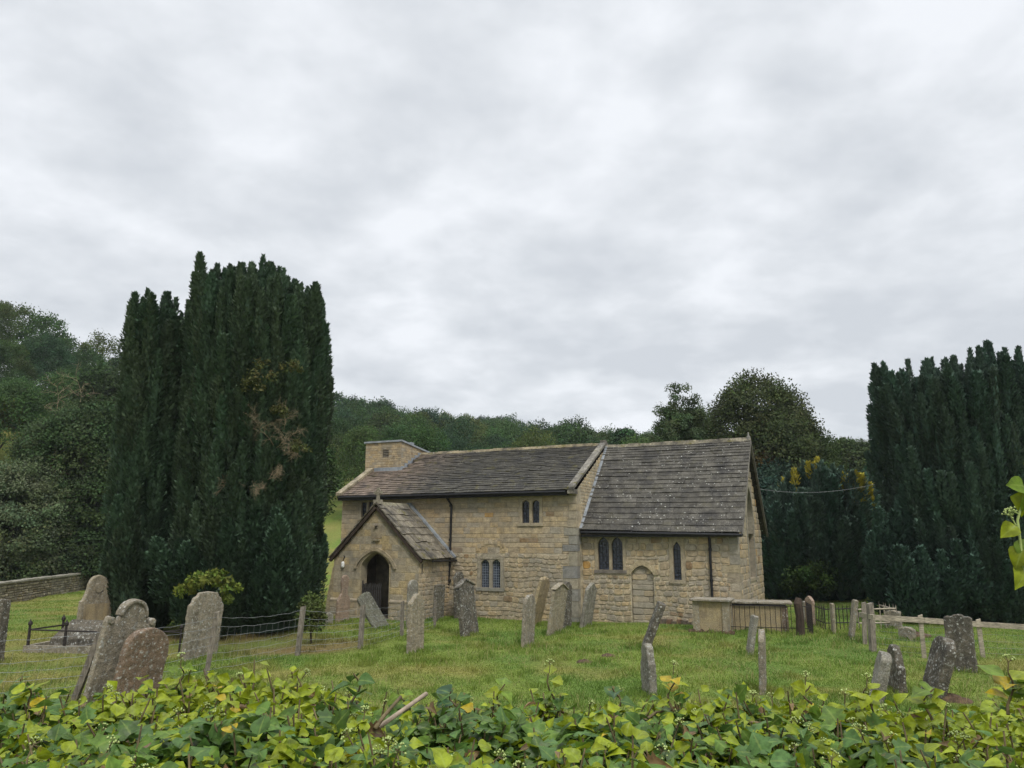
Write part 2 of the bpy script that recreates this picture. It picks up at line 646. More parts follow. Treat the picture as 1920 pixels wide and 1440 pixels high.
def subtract(r, h):
    u0, u1, z0, z1 = r
    a0, a1, b0, b1 = h
    if a1 <= u0 or a0 >= u1 or b1 <= z0 or b0 >= z1:
        return [r]
    o = []
    if a0 > u0:
        o.append((u0, a0, z0, z1))
    if a1 < u1:
        o.append((a1, u1, z0, z1))
    m0, m1 = max(u0, a0), min(u1, a1)
    if b0 > z0:
        o.append((m0, m1, z0, b0))
    if b1 < z1:
        o.append((m0, m1, b1, z1))
    return o


def stones(mb, M, z0, z1, lo, hi, holes=(), hh=(0.16, 0.30), ww=(0.22, 0.6), gap=0.012, depth=0.02, jit=0.008, rough=None, grey=0.25, tint=None, dark=1.0):
    """individually shaped stones in irregular courses on the wall plane M(u, z, d)"""
    z = z0
    while z < z1 - 0.04:
        h = rw.uniform(*hh)
        if rough and z < rough:
            h *= 0.8
        if z + h > z1 - 0.07:
            h = z1 - z
        zt = z + h
        l, r = lo(z + h * 0.5), hi(z + h * 0.5)
        u = l
        while u < r - 0.03:
            wv = rw.uniform(*ww) * (0.75 if rough and z < rough else 1.0)
            if u + wv > r - 0.14:
                wv = r - u
            pieces = [(u, u + wv, z, zt)]
            for hl in holes:
                pieces = [q for p in pieces for q in subtract(p, hl)]
            for (a0, a1, b0, b1) in pieces:
                g = gap * (1.9 if rough and b0 < rough else 1.0) * 0.5
                a0, a1, b0, b1 = a0 + g, a1 - g, b0 + g, b1 - g
                if a1 - a0 < 0.04 or b1 - b0 < 0.035:
                    continue
                t = tint() if tint else stone_tint(dark, grey)
                d = depth * rw.uniform(0.5, 1.25)
                i = min(0.014, 0.2 * (a1 - a0), 0.2 * (b1 - b0))
                J = lambda: rw.uniform(-jit, jit)
                o = [(a0 + J(), b0 + J()), (a1 + J(), b0 + J()), (a1 + J(), b1 + J()), (a0 + J(), b1 + J())]
                ca, cb = (a0 + a1) / 2, (b0 + b1) / 2
                if jit >= 0.008 and a1 - a0 > 0.09:        # rubble: knocked-off corners, eight-sided
                    o8 = []
                    cm = min(a1 - a0, b1 - b0) * 0.32
                    for q4 in range(4):
                        p0, p1, p2 = o[q4 - 1], o[q4], o[(q4 + 1) % 4]
                        for pp in (p0, p2):
                            ln_ = math.hypot(pp[0] - p1[0], pp[1] - p1[1])
                            f4 = rw.uniform(0.25, 1.0) * cm / max(ln_, 1e-3)
                            o8.append((p1[0] + (pp[0] - p1[0]) * f4, p1[1] + (pp[1] - p1[1]) * f4))
                    o = o8
                ins = [(x + (ca - x) * min(0.3, i / max(0.03, (a1 - a0) / 2)), y + (cb - y) * min(0.3, i / max(0.03, (b1 - b0) / 2))) for x, y in o]
                no = len(o)
                P = [M(x, y, -0.005) for x, y in o] + [M(x, y, d + rw.uniform(-0.003, 0.003)) for x, y in ins]
                mb.mesh(P, [tuple(range(no, 2 * no))] + [(q4, (q4 + 1) % no, no + (q4 + 1) % no, no + q4) for q4 in range(no)], t)
            u += wv
        z = zt


def backing(mb, M, u0, u1, z0, z1, holes, tint, t2=None, zsplit=None, reveal=0.22):
    us = sorted({u0, u1, *[h[0] for h in holes], *[h[1] for h in holes]})
    zs = sorted({z0, z1, *[h[2] for h in holes], *[h[3] for h in holes], *([zsplit] if zsplit else [])})
    us = [u for u in us if u0 <= u <= u1]
    zs = [z for z in zs if z0 <= z <= z1]
    for a0, a1 in zip(us, us[1:]):
        for b0, b1 in zip(zs, zs[1:]):
            ca, cb = (a0 + a1) / 2, (b0 + b1) / 2
            if any(h[0] < ca < h[1] and h[2] < cb < h[3] for h in holes):
                continue
            mb.face([M(a0, b0, 0), M(a1, b0, 0), M(a1, b1, 0), M(a0, b1, 0)], t2 if (t2 and zsplit and cb < zsplit) else tint)
    for h in holes:
        a0, a1, b0, b1 = h
        b0 = max(b0, z0)
        P = [(a0, b0), (a1, b0), (a1, b1), (a0, b1)]
        for i in range(4):
            p, q = P[i], P[(i + 1) % 4]
            mb.face([M(p[0], p[1], 0), M(p[0], p[1], -reveal), M(q[0], q[1], -reveal), M(q[0], q[1], 0)], (0.30, 0.25, 0.17))


def arch_prof(hw, rise, n=14, p=1.35, q=0.7):
    return [(hw * x, rise * (1 - abs(x) ** p) ** q) for x in [math.cos(PI * (1 - i / n)) for i in range(n + 1)]]


ROUND = (2.0, 0.5)
POINT = (1.25, 0.62)
TUDOR = (1.45, 0.66)


def arch_fill(mb, M, uc, hw, zs, rise, ztop, u0, u1, d0, d1, tint, shape):
    """dressed stone between a rectangular hole and the arched head cut in it, plus the soffit"""
    pr = [(uc + x, zs + y) for x, y in arch_prof(hw, rise, 16, *shape)]
    mb.face([M(u0, zs, d0), M(pr[0][0], zs, d0), M(pr[0][0], ztop, d0), M(u0, ztop, d0)], tint)
    mb.face([M(pr[-1][0], zs, d0), M(u1, zs, d0), M(u1, ztop, d0), M(pr[-1][0], ztop, d0)], tint)
    for a, b in zip(pr, pr[1:]):
        mb.face([M(a[0], a[1], d0), M(b[0], b[1], d0), M(b[0], ztop, d0), M(a[0], ztop, d0)], tint)
        mb.face([M(a[0], a[1], d0), M(a[0], a[1], d1), M(b[0], b[1], d1), M(b[0], b[1], d0)], tint)


def sweep_arch(mb, M, uc, hw, zs, rise, wid, d0, d1, tint, shape, foot=0.0):
    """a raised band (hood mould) following an arch, wid wide, from depth d0 to d1"""
    pi_ = [(uc + x, zs + y) for x, y in arch_prof(hw, rise, 18, *shape)]
    po = [(uc + x, zs + y) for x, y in arch_prof(hw + wid, rise + wid * 1.1, 18, *shape)]
    if foot:
        pi_ = [(pi_[0][0], zs - foot)] + pi_ + [(pi_[-1][0], zs - foot)]
        po = [(po[0][0], zs - foot)] + po + [(po[-1][0], zs - foot)]
    n = len(pi_)
    for i in range(n - 1):
        q_ = rw.uniform(0.9, 1.08)
        t = tuple(x * q_ for x in tint)
        a, b, c, d = pi_[i], pi_[i + 1], po[i + 1], po[i]
        mb.face([M(*a, d1), M(*b, d1), M(*c, d1), M(*d, d1)], t)
        mb.face([M(*d, d1), M(*c, d1), M(*c, d0), M(*d, d0)], t)
        mb.face([M(*a, d0), M(*b, d0), M(*b, d1), M(*a, d1)], t)
    for i in (0, n - 1):
        mb.face([M(*pi_[i], d0), M(*po[i], d0), M(*po[i], d1), M(*pi_[i], d1)], tint)


def slab(mb, M, u0, u1, z0, z1, d0, d1, tint):
    P = [M(u0, z0, d0), M(u1, z0, d0), M(u1, z1, d0), M(u0, z1, d0), M(u0, z0, d1), M(u1, z0, d1), M(u1, z1, d1), M(u0, z1, d1)]
    mb.mesh(P, [(0, 3, 2, 1), (4, 5, 6, 7), (0, 1, 5, 4), (1, 2, 6, 5), (2, 3, 7, 6), (3, 0, 4, 7)], tint)


DRESS = (0.37, 0.305, 0.205)
DRESSG = (0.27, 0.255, 0.215)
B_N, B_C = -0.6, 0.0                            # wall planes of nave and chancel
A_W, A_J = -17.75, -6.15                        # west end, nave/chancel joint
W_N, W_C = 7.2, 6.6


def south(b0):
    return lambda u, z, d: (u, b0 - d, z)


def east(a0):
    return lambda u, z, d: (a0 + d, u, z)


def west(a0):
    return lambda u, z, d: (a0 - d, u, z)


# openings (u0, u1, z0, z1)
H_W0 = (-16.66, -15.98, 4.16, 4.84)
H_W1 = (-8.55, -7.76, 3.84, 4.80)
H_W2 = (-10.45, -9.53, 1.20, 2.36)
H_C1 = (-5.47, -4.44, 1.98, 3.30)
H_C2 = (-2.43, -2.13, 1.65, 3.12)
H_DOOR = (-4.12, -3.23, -0.2, 2.2)

# --- nave wall
mb = MB()
Mn = south(B_N)
backing(mb, Mn, A_W, A_J, -0.4, 5.15, [H_W0, H_W1, H_W2], MORTAR_D, MORTAR_P, 2.6)
sur = [(h[0] - 0.13, h[1] + 0.13, h[2] - 0.12, h[3] + 0.13) for h in (H_W0, H_W1)] + [(H_W2[0] - 0.17, H_W2[1] + 0.17, H_W2[2] - 0.14, H_W2[3] + 0.24)]
qz = -0.3
quoins = []
while qz < 5.1:                                 # long and short grey quoins at the south east corner
    h = rw.uniform(0.36, 0.62)
    if 2.3 < qz < 4.9:
        h = rw.uniform(0.25, 0.4)
    wq = rw.choice((0.34, 0.55, 0.62)) if qz < 3.6 else rw.uniform(0.3, 0.9)
    quoins.append((A_J - wq, A_J, qz, min(qz + h, 5.12)))
    qz += h
warp = lambda M: (lambda u, z, d: M(u, z + 0.028 * math.sin(1.9 * u + 2.3 * z) + 0.018 * math.sin(4.7 * u + 1.0), d))
stones(mb, warp(Mn), -0.35, 2.6, lambda z: A_W, lambda z: A_J, sur + quoins + [(-16.1, -12.0, -1, 2.4)], (0.13, 0.25), (0.18, 0.45), 0.024, 0.038, 0.017, None, 0.2)
stones(mb, Mn, 2.6, 5.12, lambda z: A_W, lambda z: A_J, sur + quoins, (0.17, 0.31), (0.3, 0.85), 0.009, 0.012, 0.005, None, 0.1)
for q in quoins:
    t = rw.choice(((0.255, 0.245, 0.215), (0.31, 0.285, 0.225), (0.225, 0.22, 0.205), (0.33, 0.29, 0.21))) if q[2] < 3.6 else rw.choice(HONEY)
    slab(mb, Mn, q[0] + 0.012, q[1] + 0.022, q[2] + 0.013, q[3] - 0.013, -0.03, 0.022, t)
    # return of the same quoin on the east side
    Me = east(A_J)
    l2 = 0.5 if (q[1] - q[0]) < 0.5 else 0.3
    slab(mb, Me, B_N - 0.021, min(B_N + l2, 0.0) - 0.002, q[2] + 0.006, q[3] - 0.006, -0.03, 0.019, t)
# east face of the nave above and beside the chancel, west and north faces
Me = east(A_J)
zr_n = lambda b: 5.05 + (min(b, 2 * 3.3 - b) + 0.6) * 0.545
mb.mesh([Me(-0.6, -0.4, 0), Me(7.2, -0.4, 0), Me(7.2, 5.1, 0), Me(3.3, 7.2, 0), Me(-0.6, 5.1, 0)], [(0, 1, 2, 3, 4)], MORTAR_P)
stones(mb, Me, 3.2, 7.0, lambda z: max(-0.58, -0.58 + (z - 5.12) / 0.545), lambda z: min(3.2, 7.1 - (z - 5.12) / 0.545),
       quoins and [(-0.62, -0.08, -1, 5.2)], (0.14, 0.24), (0.14, 0.34), 0.02, 0.016, 0.01, 9, 0.1)
Mw = west(A_W)
mb.mesh([Mw(-0.6, -0.4, 0), Mw(7.2, -0.4, 0), Mw(7.2, 5.1, 0), Mw(3.3, 7.2, 0), Mw(-0.6, 5.1, 0)], [(0, 1, 2, 3, 4)], MORTAR_D)
mb.face([(A_W, 7.2, -0.4), (A_J, 7.2, -0.4), (A_J, 7.2, 5.1), (A_W, 7.2, 5.1)], MORTAR_D)
# relieving rubble arch over the low nave window and two old jamb stones below it
for i in range(9):
    q = PI * (i + 0.5) / 9
    uc, zc2 = -9.99 + 0.62 * math.cos(q), 2.72 + 0.36 * math.sin(q)
    slab(mb, Mn, uc - 0.09, uc + 0.09, zc2 - 0.1, zc2 + 0.1, 0.0, 0.03, stone_tint(0.95, 0.1))
nave_wall = mb.build('nave_wall', M_STONE, church)

# --- chancel wall
mb = MB()
Mc = south(B_C)
backing(mb, Mc, A_J + 0.002, 0.0, -0.4, 3.5, [H_C1, H_C2, (H_DOOR[0], H_DOOR[1], -0.4, 2.2)], MORTAR_P)
arch_fill(mb, Mc, -3.675, 0.444, 1.82, 0.36, 2.199, H_DOOR[0], H_DOOR[1], 0.004, -0.12, DRESS, TUDOR)
mb.face([Mc(H_DOOR[0], -0.4, -0.095), Mc(H_DOOR[1], -0.4, -0.095), Mc(H_DOOR[1], 2.2, -0.095), Mc(H_DOOR[0], 2.2, -0.095)], (0.33, 0.285, 0.205))
surc = [(H_C1[0] - 0.14, H_C1[1] + 0.14, H_C1[2] - 0.2, 3.5), (H_C2[0] - 0.16, H_C2[1] + 0.16, H_C2[2] - 0.05, H_C2[3] + 0.2),
        (H_DOOR[0] - 0.02, H_DOOR[1] + 0.02, -1, 1.86), (H_DOOR[0] - 0.22, H_DOOR[1] + 0.22, 1.8, 2.42)]
cq = []
qz = -0.3
while qz < 3.4:
    h = rw.uniform(0.2, 0.42)
    cq.append((-rw.choice((0.3, 0.42, 0.6, 0.78)), 0.0, qz, min(qz + h, 3.45)))
    qz += h
stones(mb, warp(Mc), -0.35, 3.42, lambda z: A_J + 0.01, lambda z: 0.0, surc + cq, (0.18, 0.30), (0.24, 0.55), 0.019, 0.038, 0.016, 1.75, 0.25)
for q in cq:
    t = rw.choice(((0.27, 0.245, 0.195), (0.36, 0.30, 0.195), (0.33, 0.295, 0.23), (0.30, 0.255, 0.18), (0.37, 0.32, 0.23)))
    slab(mb, Mc, q[0] + 0.012, q[1] + 0.02, q[2] + 0.012, q[3] - 0.012, -0.03, 0.024, t)
    slab(mb, east(0.0), -0.0235, (0.75 if q[1] - q[0] < 0.5 else 0.4), q[2] + 0.006, q[3] - 0.006, -0.03, 0.018, t)
# blocked doorway: arched head and the infill
arch_prof_d = arch_prof(0.445, 0.36, 16, *TUDOR)
sweep_arch(mb, Mc, -3.675, 0.445, 1.82, 0.36, 0.2, -0.01, 0.06, (0.39, 0.32, 0.205), TUDOR)
stones(mb, lambda u, z, d: Mc(u, z, d - 0.09), -0.3, 2.16, lambda z: -3.675 - (0.44 if z < 1.85 else 0.44 * math.sqrt(max(0.02, (2.2 - z) / 0.36))),
       lambda z: -3.675 + (0.44 if z < 1.85 else 0.44 * math.sqrt(max(0.02, (2.2 - z) / 0.36))), (), (0.17, 0.24), (0.35, 0.8), 0.02, 0.024, 0.011, None, 0.5)
# corners between the hood and the coursed stone
for sx in (-1, 1):
    stones(mb, Mc, 1.83, 2.42, (lambda z: -4.34) if sx < 0 else (lambda z: -3.675 + 0.655 * math.sqrt(max(0.02, (2.45 - z) / 0.62))),
           (lambda z: -3.675 - 0.655 * math.sqrt(max(0.02, (2.45 - z) / 0.62))) if sx < 0 else (lambda z: -3.01), (), (0.15, 0.2), (0.2, 0.4), 0.016, 0.02)
# east gable with the tall window recess
Me = east(0.0)
W_E = (2.65, 4.35, 1.55, 5.35)
gz = lambda b: 3.45 + min(b + 0.0, W_C - b) * 1.12
zs_ = [-0.4, W_E[2], 3.4, W_E[3]]
backing(mb, Me, 0.0, W_C, -0.4, 3.4, [(W_E[0], W_E[1], W_E[2], 3.4)], MORTAR_P)
mb.face([Me(0, 3.4, 0), Me(W_E[0], 3.4, 0), Me(W_E[0], 6.37, 0)], MORTAR_P)
mb.face([Me(W_E[1], 3.4, 0), Me(W_C, 3.4, 0), Me(W_E[1], 5.92, 0)], MORTAR_P)
mb.face([Me(W_E[0], 5.35, 0), Me(W_E[1], 5.35, 0), Me(W_E[1], 5.92, 0), Me(3.3, 7.1, 0), Me(W_E[0], 6.37, 0)], MORTAR_P)
for u in W_E[:2]:
    mb.face([Me(u, 3.4, 0), Me(u, 3.4, -0.22), Me(u, 5.35, -0.22), Me(u, 5.35, 0)], (0.3, 0.27, 0.2))
stones(mb, Me, -0.35, 7.0, lambda z: max(0.0, (z - 3.45) / 1.13), lambda z: W_C - max(0.0, (z - 3.45) / 1.13),
       [(W_E[0] - 0.2, W_E[1] + 0.2, W_E[2] - 0.16, W_E[3] + 0.25), (-1, 0.42, -1, 3.45)], (0.2, 0.32), (0.25, 0.6), 0.018, 0.028, 0.012, None, 0.3)
sweep_arch(mb, Me, 3.5, 0.85, 4.0, 1.33, 0.2, -0.01, 0.035, (0.31, 0.275, 0.205), POINT)
arch_fill(mb, Me, 3.5, 0.85, 4.0, 1.33, 5.36, 2.65, 4.35, 0.004, -0.22, (0.31, 0.275, 0.205), POINT)
for u in (2.45, 4.35):
    zq = 1.4
    while zq < 3.99:
        hq = min(rw.uniform(0.25, 0.45), 4.0 - zq)
        slab(mb, Me, u + 0.002, u + 0.198, zq + 0.004, zq + hq - 0.004, -0.2, 0.025, rw.choice(((0.30, 0.27, 0.21), (0.26, 0.245, 0.2))))
        zq += hq
mb.face([(A_J, W_C, -0.4), (0, W_C, -0.4), (0, W_C, 3.45), (A_J, W_C, 3.45)], MORTAR_D)
mb.build('chancel_wall', M_STONE, church)
# projecting rubble footing at the foot of the chancel
mb = MB()
for i in range(16):
    u = -3.3 + i * 0.19
    slab(mb, Mc, u, u + 0.185, -0.2, 0.16 + rw.uniform(-0.05, 0.05), 0.0, 0.22 + rw.uniform(-0.05, 0.06), rw.choice(((0.13, 0.075, 0.045), (0.2, 0.17, 0.12), (0.1, 0.08, 0.06))))
mb.build('wall_footing', M_STONE, church)


# --- windows
def window(M, hole, lights, shape, sill_t, head, frame_t, mull=0.11, jamb=0.12, lat=(0.09, 0.10), headh=0.14, proud=0.03):
    u0, u1, z0, z1 = hole
    f = MB()
    fr = frame_t
    slab(f, M, u0 - jamb, u0 - 0.001, z0 - 0.001, z1 + 0.001, -0.10, proud, fr)
    slab(f, M, u1 + 0.001, u1 + jamb, z0 - 0.001, z1 + 0.001, -0.10, proud, fr)
    slab(f, M, u0 - jamb - 0.01, u1 + jamb + 0.01, z1 + 0.002, z1 + headh, -0.10, proud + 0.004, fr)
    if head == 'rise':                           # lintel with stepped, sloping shoulders
        P = [(u0 - 0.06, z1 + headh), (u1 + 0.06, z1 + headh), (u1 - 0.12, z1 + headh + 0.12), (u0 + 0.12, z1 + headh + 0.12)]
        f.mesh([M(*p, -0.03) for p in P] + [M(*p, proud + 0.002) for p in P], [(4, 5, 6, 7), (1, 2, 6, 5), (2, 3, 7, 6), (3, 0, 4, 7)], fr)
    n = len(lights)
    cur = u0
    edges = []
    for i, lw in enumerate(lights):
        edges.append((cur, cur + lw))
        cur += lw
        if i < n - 1:
            slab(f, M, cur + 0.001, cur + mull - 0.001, z0, z1 - 0.001, -0.12, proud - 0.012, fr)
            cur += mull
    if shape:
        for a, b in edges:
            hw = (b - a) / 2
            rise = hw * shape[2]
            arch_fill(f, M, (a + b) / 2, hw - 0.001, z1 - rise - 0.03, rise, z1, a, b, proud - 0.02, -0.12, fr, shape[:2])
    o = f.build('window', M_STONE, church)
    s_ = MB()
    slab(s_, M, u0 - jamb - 0.03, u1 + jamb + 0.03, z0 - 0.13, z0 - 0.002, -0.08, proud + 0.035, sill_t)
    s_.build('sill', M_STONE, o)
    p = MB()
    p.face([M(u0, z0, -0.115), M(u1, z0, -0.115), M(u1, z1, -0.115), M(u0, z1, -0.115)], (0.1, 0.1, 0.1))
    p.build('pane', M_GLASS, o)
    q = MB()
    for a, b in edges:
        nu = max(2, round((b - a) / lat[0]))
        for i in range(0, nu + 1):
            u = a + (b - a) * i / nu
            slab(q, M, u - 0.007, u + 0.007, z0, z1 - 0.01, -0.112, -0.098, (0.2, 0.2, 0.2))
        nz = max(2, round((z1 - z0) / lat[1]))
        for i in range(1, nz):
            z = z0 + (z1 - z0) * i / nz
            slab(q, M, a, b, z - 0.007, z + 0.007, -0.110, -0.0965, (0.2, 0.2, 0.2))
    q.build('lead_lattice', M_LATT if lat[0] < 0.12 else M_IRON, o)
    return o


M_LATT = mat_plain('pale_lead', (0.22, 0.25, 0.30), 0.6, 8, 0.2)
window(Mn, H_W0, (0.29, 0.29), None, DRESS, None, DRESS, 0.10, 0.12, (0.15, 0.2))
window(Mn, H_W1, (0.33, 0.33), (1.3, 0.62, 0.7), DRESS, None, DRESS, 0.13, 0.14, (0.16, 0.24))
window(Mn, H_W2, (0.40, 0.40), (2.0, 0.5, 1.0), DRESSG, 'rise', (0.31, 0.27, 0.20), 0.12, 0.15, (0.082, 0.11), 0.12, 0.045)
window(Mc, H_C1, (0.46, 0.46), (1.3, 0.6, 1.25), (0.17, 0.15, 0.125), None, DRESS, 0.11, 0.13, (0.15, 0.11), 0.10)
window(Mc, H_C2, (0.30,), (1.25, 0.62, 1.9), DRESS, None, DRESS, 0.1, 0.14, (0.14, 0.12), 0.14)
o = MB()
o.face([(-0.215, 2.65, 1.55), (-0.215, 4.35, 1.55), (-0.215, 4.35, 5.36), (-0.215, 2.65, 5.36)])
wo = o.build('window', M_GLASS, church)
o = MB()
slab(o, east(0.0), 3.44, 3.56, 1.56, 5.2, -0.2, -0.09, DRESS)
slab(o, east(0.0), 2.66, 4.34, 1.5, 1.62, -0.19, 0.03, DRESS)
o.build('mullion', M_STONE, wo)


# --- roofs
def slates(mb, P, s_len, u_lo, u_hi, n, ww, tintf, thick=0.035, first=1.5, last=0.7, jit=0.012, skip=None):
    """courses of stone slates, big at the eave and small at the ridge; P(u, s, d)"""
    hs = np.linspace(first, last, n)
    hs = hs / hs.sum() * s_len
    s = 0.0
    for ci, h in enumerate(hs):
        u = u_lo(s) - rw.uniform(0, 0.2)
        sc = hs[ci] / hs[0]
        wob = rw.uniform(-0.006, 0.006)
        while u < u_hi(s):
            wv = rw.uniform(*ww) * (0.55 + 0.45 * sc)
            a, b = max(u, u_lo(s)), min(u + wv, u_hi(s))
            u += wv
            if b - a < 0.05:
                continue
            if skip and skip((a + b) / 2, s + h / 2):
                continue
            s0 = s + rw.uniform(-jit, jit)
            s1 = min(s + h * 1.28, s_len + 0.02)
            t = thick * rw.uniform(0.7, 1.3)
            lift = 0.034 + wob + rw.uniform(-0.005, 0.009)
            g = 0.005
            V = [P(a + g, s0, lift), P(b - g, s0 + rw.uniform(-jit, jit), lift + rw.uniform(-0.005, 0.005)), P(b - g, s1, 0.004), P(a + g, s1, 0.004),
                 P(a + g, s0, lift + t), P(b - g, s0, lift + t), P(b - g, s1, 0.004 + t), P(a + g, s1, 0.004 + t)]
            mb.mesh(V, [(4, 5, 6, 7), (0, 1, 5, 4), (1, 2, 6, 5), (3, 0, 4, 7), (0, 3, 2, 1)], tintf((a + b) / 2, s))
        s += h


def roof_plane(b0, z0, b1, z1):
    L = math.hypot(b1 - b0, z1 - z0)
    db, dz = (b1 - b0) / L, (z1 - z0) / L
    sg = 1 if b1 > b0 else -1
    return L, (lambda u, s, d: (u, b0 + db * s - dz * d * sg, z0 + dz * s + abs(db) * d))


def nave_tint(u, s):
    q = smooth01((u + 12.2) / -5.0)
    base = np.array([0.056, 0.052, 0.042]) * (1 - q) + np.array([0.165, 0.125, 0.095]) * q
    return tuple(base * rw.uniform(0.92, 1.09))


def chan_tint(u, s):
    return tuple(np.array([0.076, 0.070, 0.058]) * rw.uniform(0.87, 1.16))


# nave
RN = (3.3, 7.38)
L, P = roof_plane(-0.98, 5.10, *RN)
mb = MB()
roof_hi = A_J - 0.02
roof_lo = A_W - 0.02
# tower position
T_A0, T_A1, T_B0, T_B1 = -18.05, -15.95, 1.5, 5.2
slates(mb, P, L, lambda s: roof_lo, lambda s: roof_hi, 29, (0.4, 0.8), nave_tint, 0.030,
       skip=lambda u, s: u < T_A1 and s > (T_B0 + 0.98) / math.cos(math.atan(0.533)) - 0.02)
mb.face([P(roof_lo, 0.02, -0.03), P(roof_hi, 0.02, -0.03), P(roof_hi, L, -0.03), P(roof_lo, L, -0.03)], (0.05, 0.045, 0.04))
L2, P2 = roof_plane(7.58, 5.10, *RN)
slates(mb, P2, L2, lambda s: roof_lo, lambda s: roof_hi, 21, (0.4, 0.8), nave_tint, 0.032, skip=lambda u, s: u < T_A1 and s > 2.3)
mb.face([P2(roof_lo, 0.02, -0.03), P2(roof_lo, L2, -0.03), P2(roof_hi, L2, -0.03), P2(roof_hi, 0.02, -0.03)], (0.05, 0.045, 0.04))
nave_roof = mb.build('nave_roof', M_SLATE_N, church)


def ridge(a0, a1, b, z, half, drop, name, tint, mat, parent=church):
    mb = MB()
    u = a0
    while u < a1 - 0.05:
        wv = min(rw.uniform(0.42, 0.62), a1 - u)
        q_ = rw.uniform(0.7, 1.25)
        t = tuple(x * q_ for x in tint)
        j = rw.uniform(-0.015, 0.02)
        V = []
        for uu in (u + 0.006, u + wv - 0.006):
            V += [(uu, b - half, z - drop + j), (uu, b, z + 0.05 + j), (uu, b + half, z - drop + j), (uu, b + half, z - drop - 0.06 + j), (uu, b, z - 0.03 + j), (uu, b - half, z - drop - 0.06 + j)]
        mb.mesh(V, [(0, 1, 7, 6), (1, 2, 8, 7), (5, 0, 6, 11), (2, 3, 9, 8), (0, 5, 4, 1), (1, 4, 3, 2), (6, 7, 10, 11), (7, 8, 9, 10)], t)
        u += wv
    return mb.build(name, mat, parent)


M_RIDGE = mat_slate('ridge_stone', 0.9, 0.6)
ridge(T_A1 + 0.02, A_J - 0.3, RN[0], RN[1] + 0.06, 0.16, 0.085, 'ridge_stones', (0.20, 0.165, 0.10), M_RIDGE)
# chancel
RC = (3.3, 7.28)
b_e, z_e = -0.36, 3.40
L, P = roof_plane(b_e, z_e, *RC)
P_c = lambda u, s, d: (lambda q: (q[0], q[1], q[2] + 0.13 * (1 - s / 5.4) * (-u / 6.1) - 0.02 * math.sin(PI * (u + 6) / 6.2)))(P(u, s, d))
mb = MB()
slates(mb, P_c, L, lambda s: A_J + 0.03, lambda s: 0.27, 22, (0.5, 1.1), chan_tint, 0.033, 1.75, 0.75)
for ua in np.linspace(A_J + 0.03, 0.17, 9)[:-1]:
    ub = ua + 0.7675
    mb.face([P_c(ua, 0.02, -0.03), P_c(ub, 0.02, -0.03), P_c(ub, L, -0.03), P_c(ua, L, -0.03)], (0.05, 0.045, 0.04))
L2, P2 = roof_plane(6.96, z_e, *RC)
slates(mb, P2, L2, lambda s: A_J + 0.03, lambda s: 0.27, 19, (0.6, 1.2), chan_tint, 0.035, 1.75, 0.75)
mb.face([P2(A_J + 0.03, 0.02, -0.03), P2(A_J + 0.03, L2, -0.03), P2(0.25, L2, -0.03), P2(0.25, 0.02, -0.03)], (0.05, 0.045, 0.04))
mb.build('chancel_roof', M_SLATE_C, church)
ridge(A_J + 0.03, 0.27, RC[0], RC[1] + 0.06, 0.13, 0.13, 'ridge_stones', (0.21, 0.185, 0.13), M_RIDGE)
# verge board on the east gable and the stone finial
mb = MB()
for (bb, sgn) in ((b_e, 1), (6.96, -1)):
    n = 10
    for i in range(n):
        f0, f1 = i / n, (i + 1) / n
        q0, q1 = bb + (3.3 - bb) * f0, bb + (3.3 - bb) * f1
        z0, z1 = z_e + (RC[1] - z_e) * f0, z_e + (RC[1] - z_e) * f1
        V = [(x, q, z + dz) for x in (0.2, 0.285) for (q, z) in ((q0, z0), (q1, z1)) for dz in (-0.13, -0.02)]
        mb.mesh(V, [(0, 2, 3, 1), (4, 5, 7, 6), (1, 3, 7, 5), (0, 4, 6, 2)], (0.15, 0.14, 0.12))
mb.build('verge', M_STONE, church)
mb = MB()
mb.tube([(0.18, 3.3, 7.3), (0.18, 3.3, 7.42), (0.18, 3.3, 7.46), (0.18, 3.3, 7.62)], [0.09, 0.08, 0.045, 0.02], 8, (0.16, 0.155, 0.145))
mb.build('finial', M_STONE, church)


# nave gable copings
def coping(mb, a0, a1, b0, z0, b1, z1, h=0.16, tint=(0.22, 0.20, 0.165)):
    n = 7
    for i in range(n):
        f0, f1 = i / n, (i + 1) / n - 0.004
        q = [(b0 + (b1 - b0) * f, z0 + (z1 - z0) * f) for f in (f0, f1)]
        q_ = rw.uniform(0.85, 1.15)
        t = tuple(x * q_ for x in tint)
        V = [(a, bb, zz + dz) for a in (a0, a1) for (bb, zz) in q for dz in (0, h)]
        mb.mesh(V, [(0, 1, 3, 2), (4, 6, 7, 5), (1, 5, 7, 3), (0, 2, 6, 4), (0, 4, 5, 1), (2, 3, 7, 6)], t)


for a0, a1, name in ((A_J - 0.24, A_J + 0.05, 'gable_coping'),):
    mb = MB()
    coping(mb, a0, a1, -1.0, 5.13, 3.3, 7.40, 0.11, (0.19, 0.175, 0.145))
    coping(mb, a0, a1, 7.6, 5.16, 3.3, 7.47)
    slab(mb, south(-0.98), a0, a1, 4.98, 5.16, -0.45, 0.0, (0.24, 0.215, 0.17))
    mb.build(name, M_RIDGE, church)
mb = MB()
coping(mb, A_W - 0.1, A_W + 0.22, -1.0, 5.15, T_B0, 5.15 + (T_B0 + 1.0) * 0.54, 0.13, (0.30, 0.255, 0.175))
mb.build('gable_coping', M_RIDGE, church)
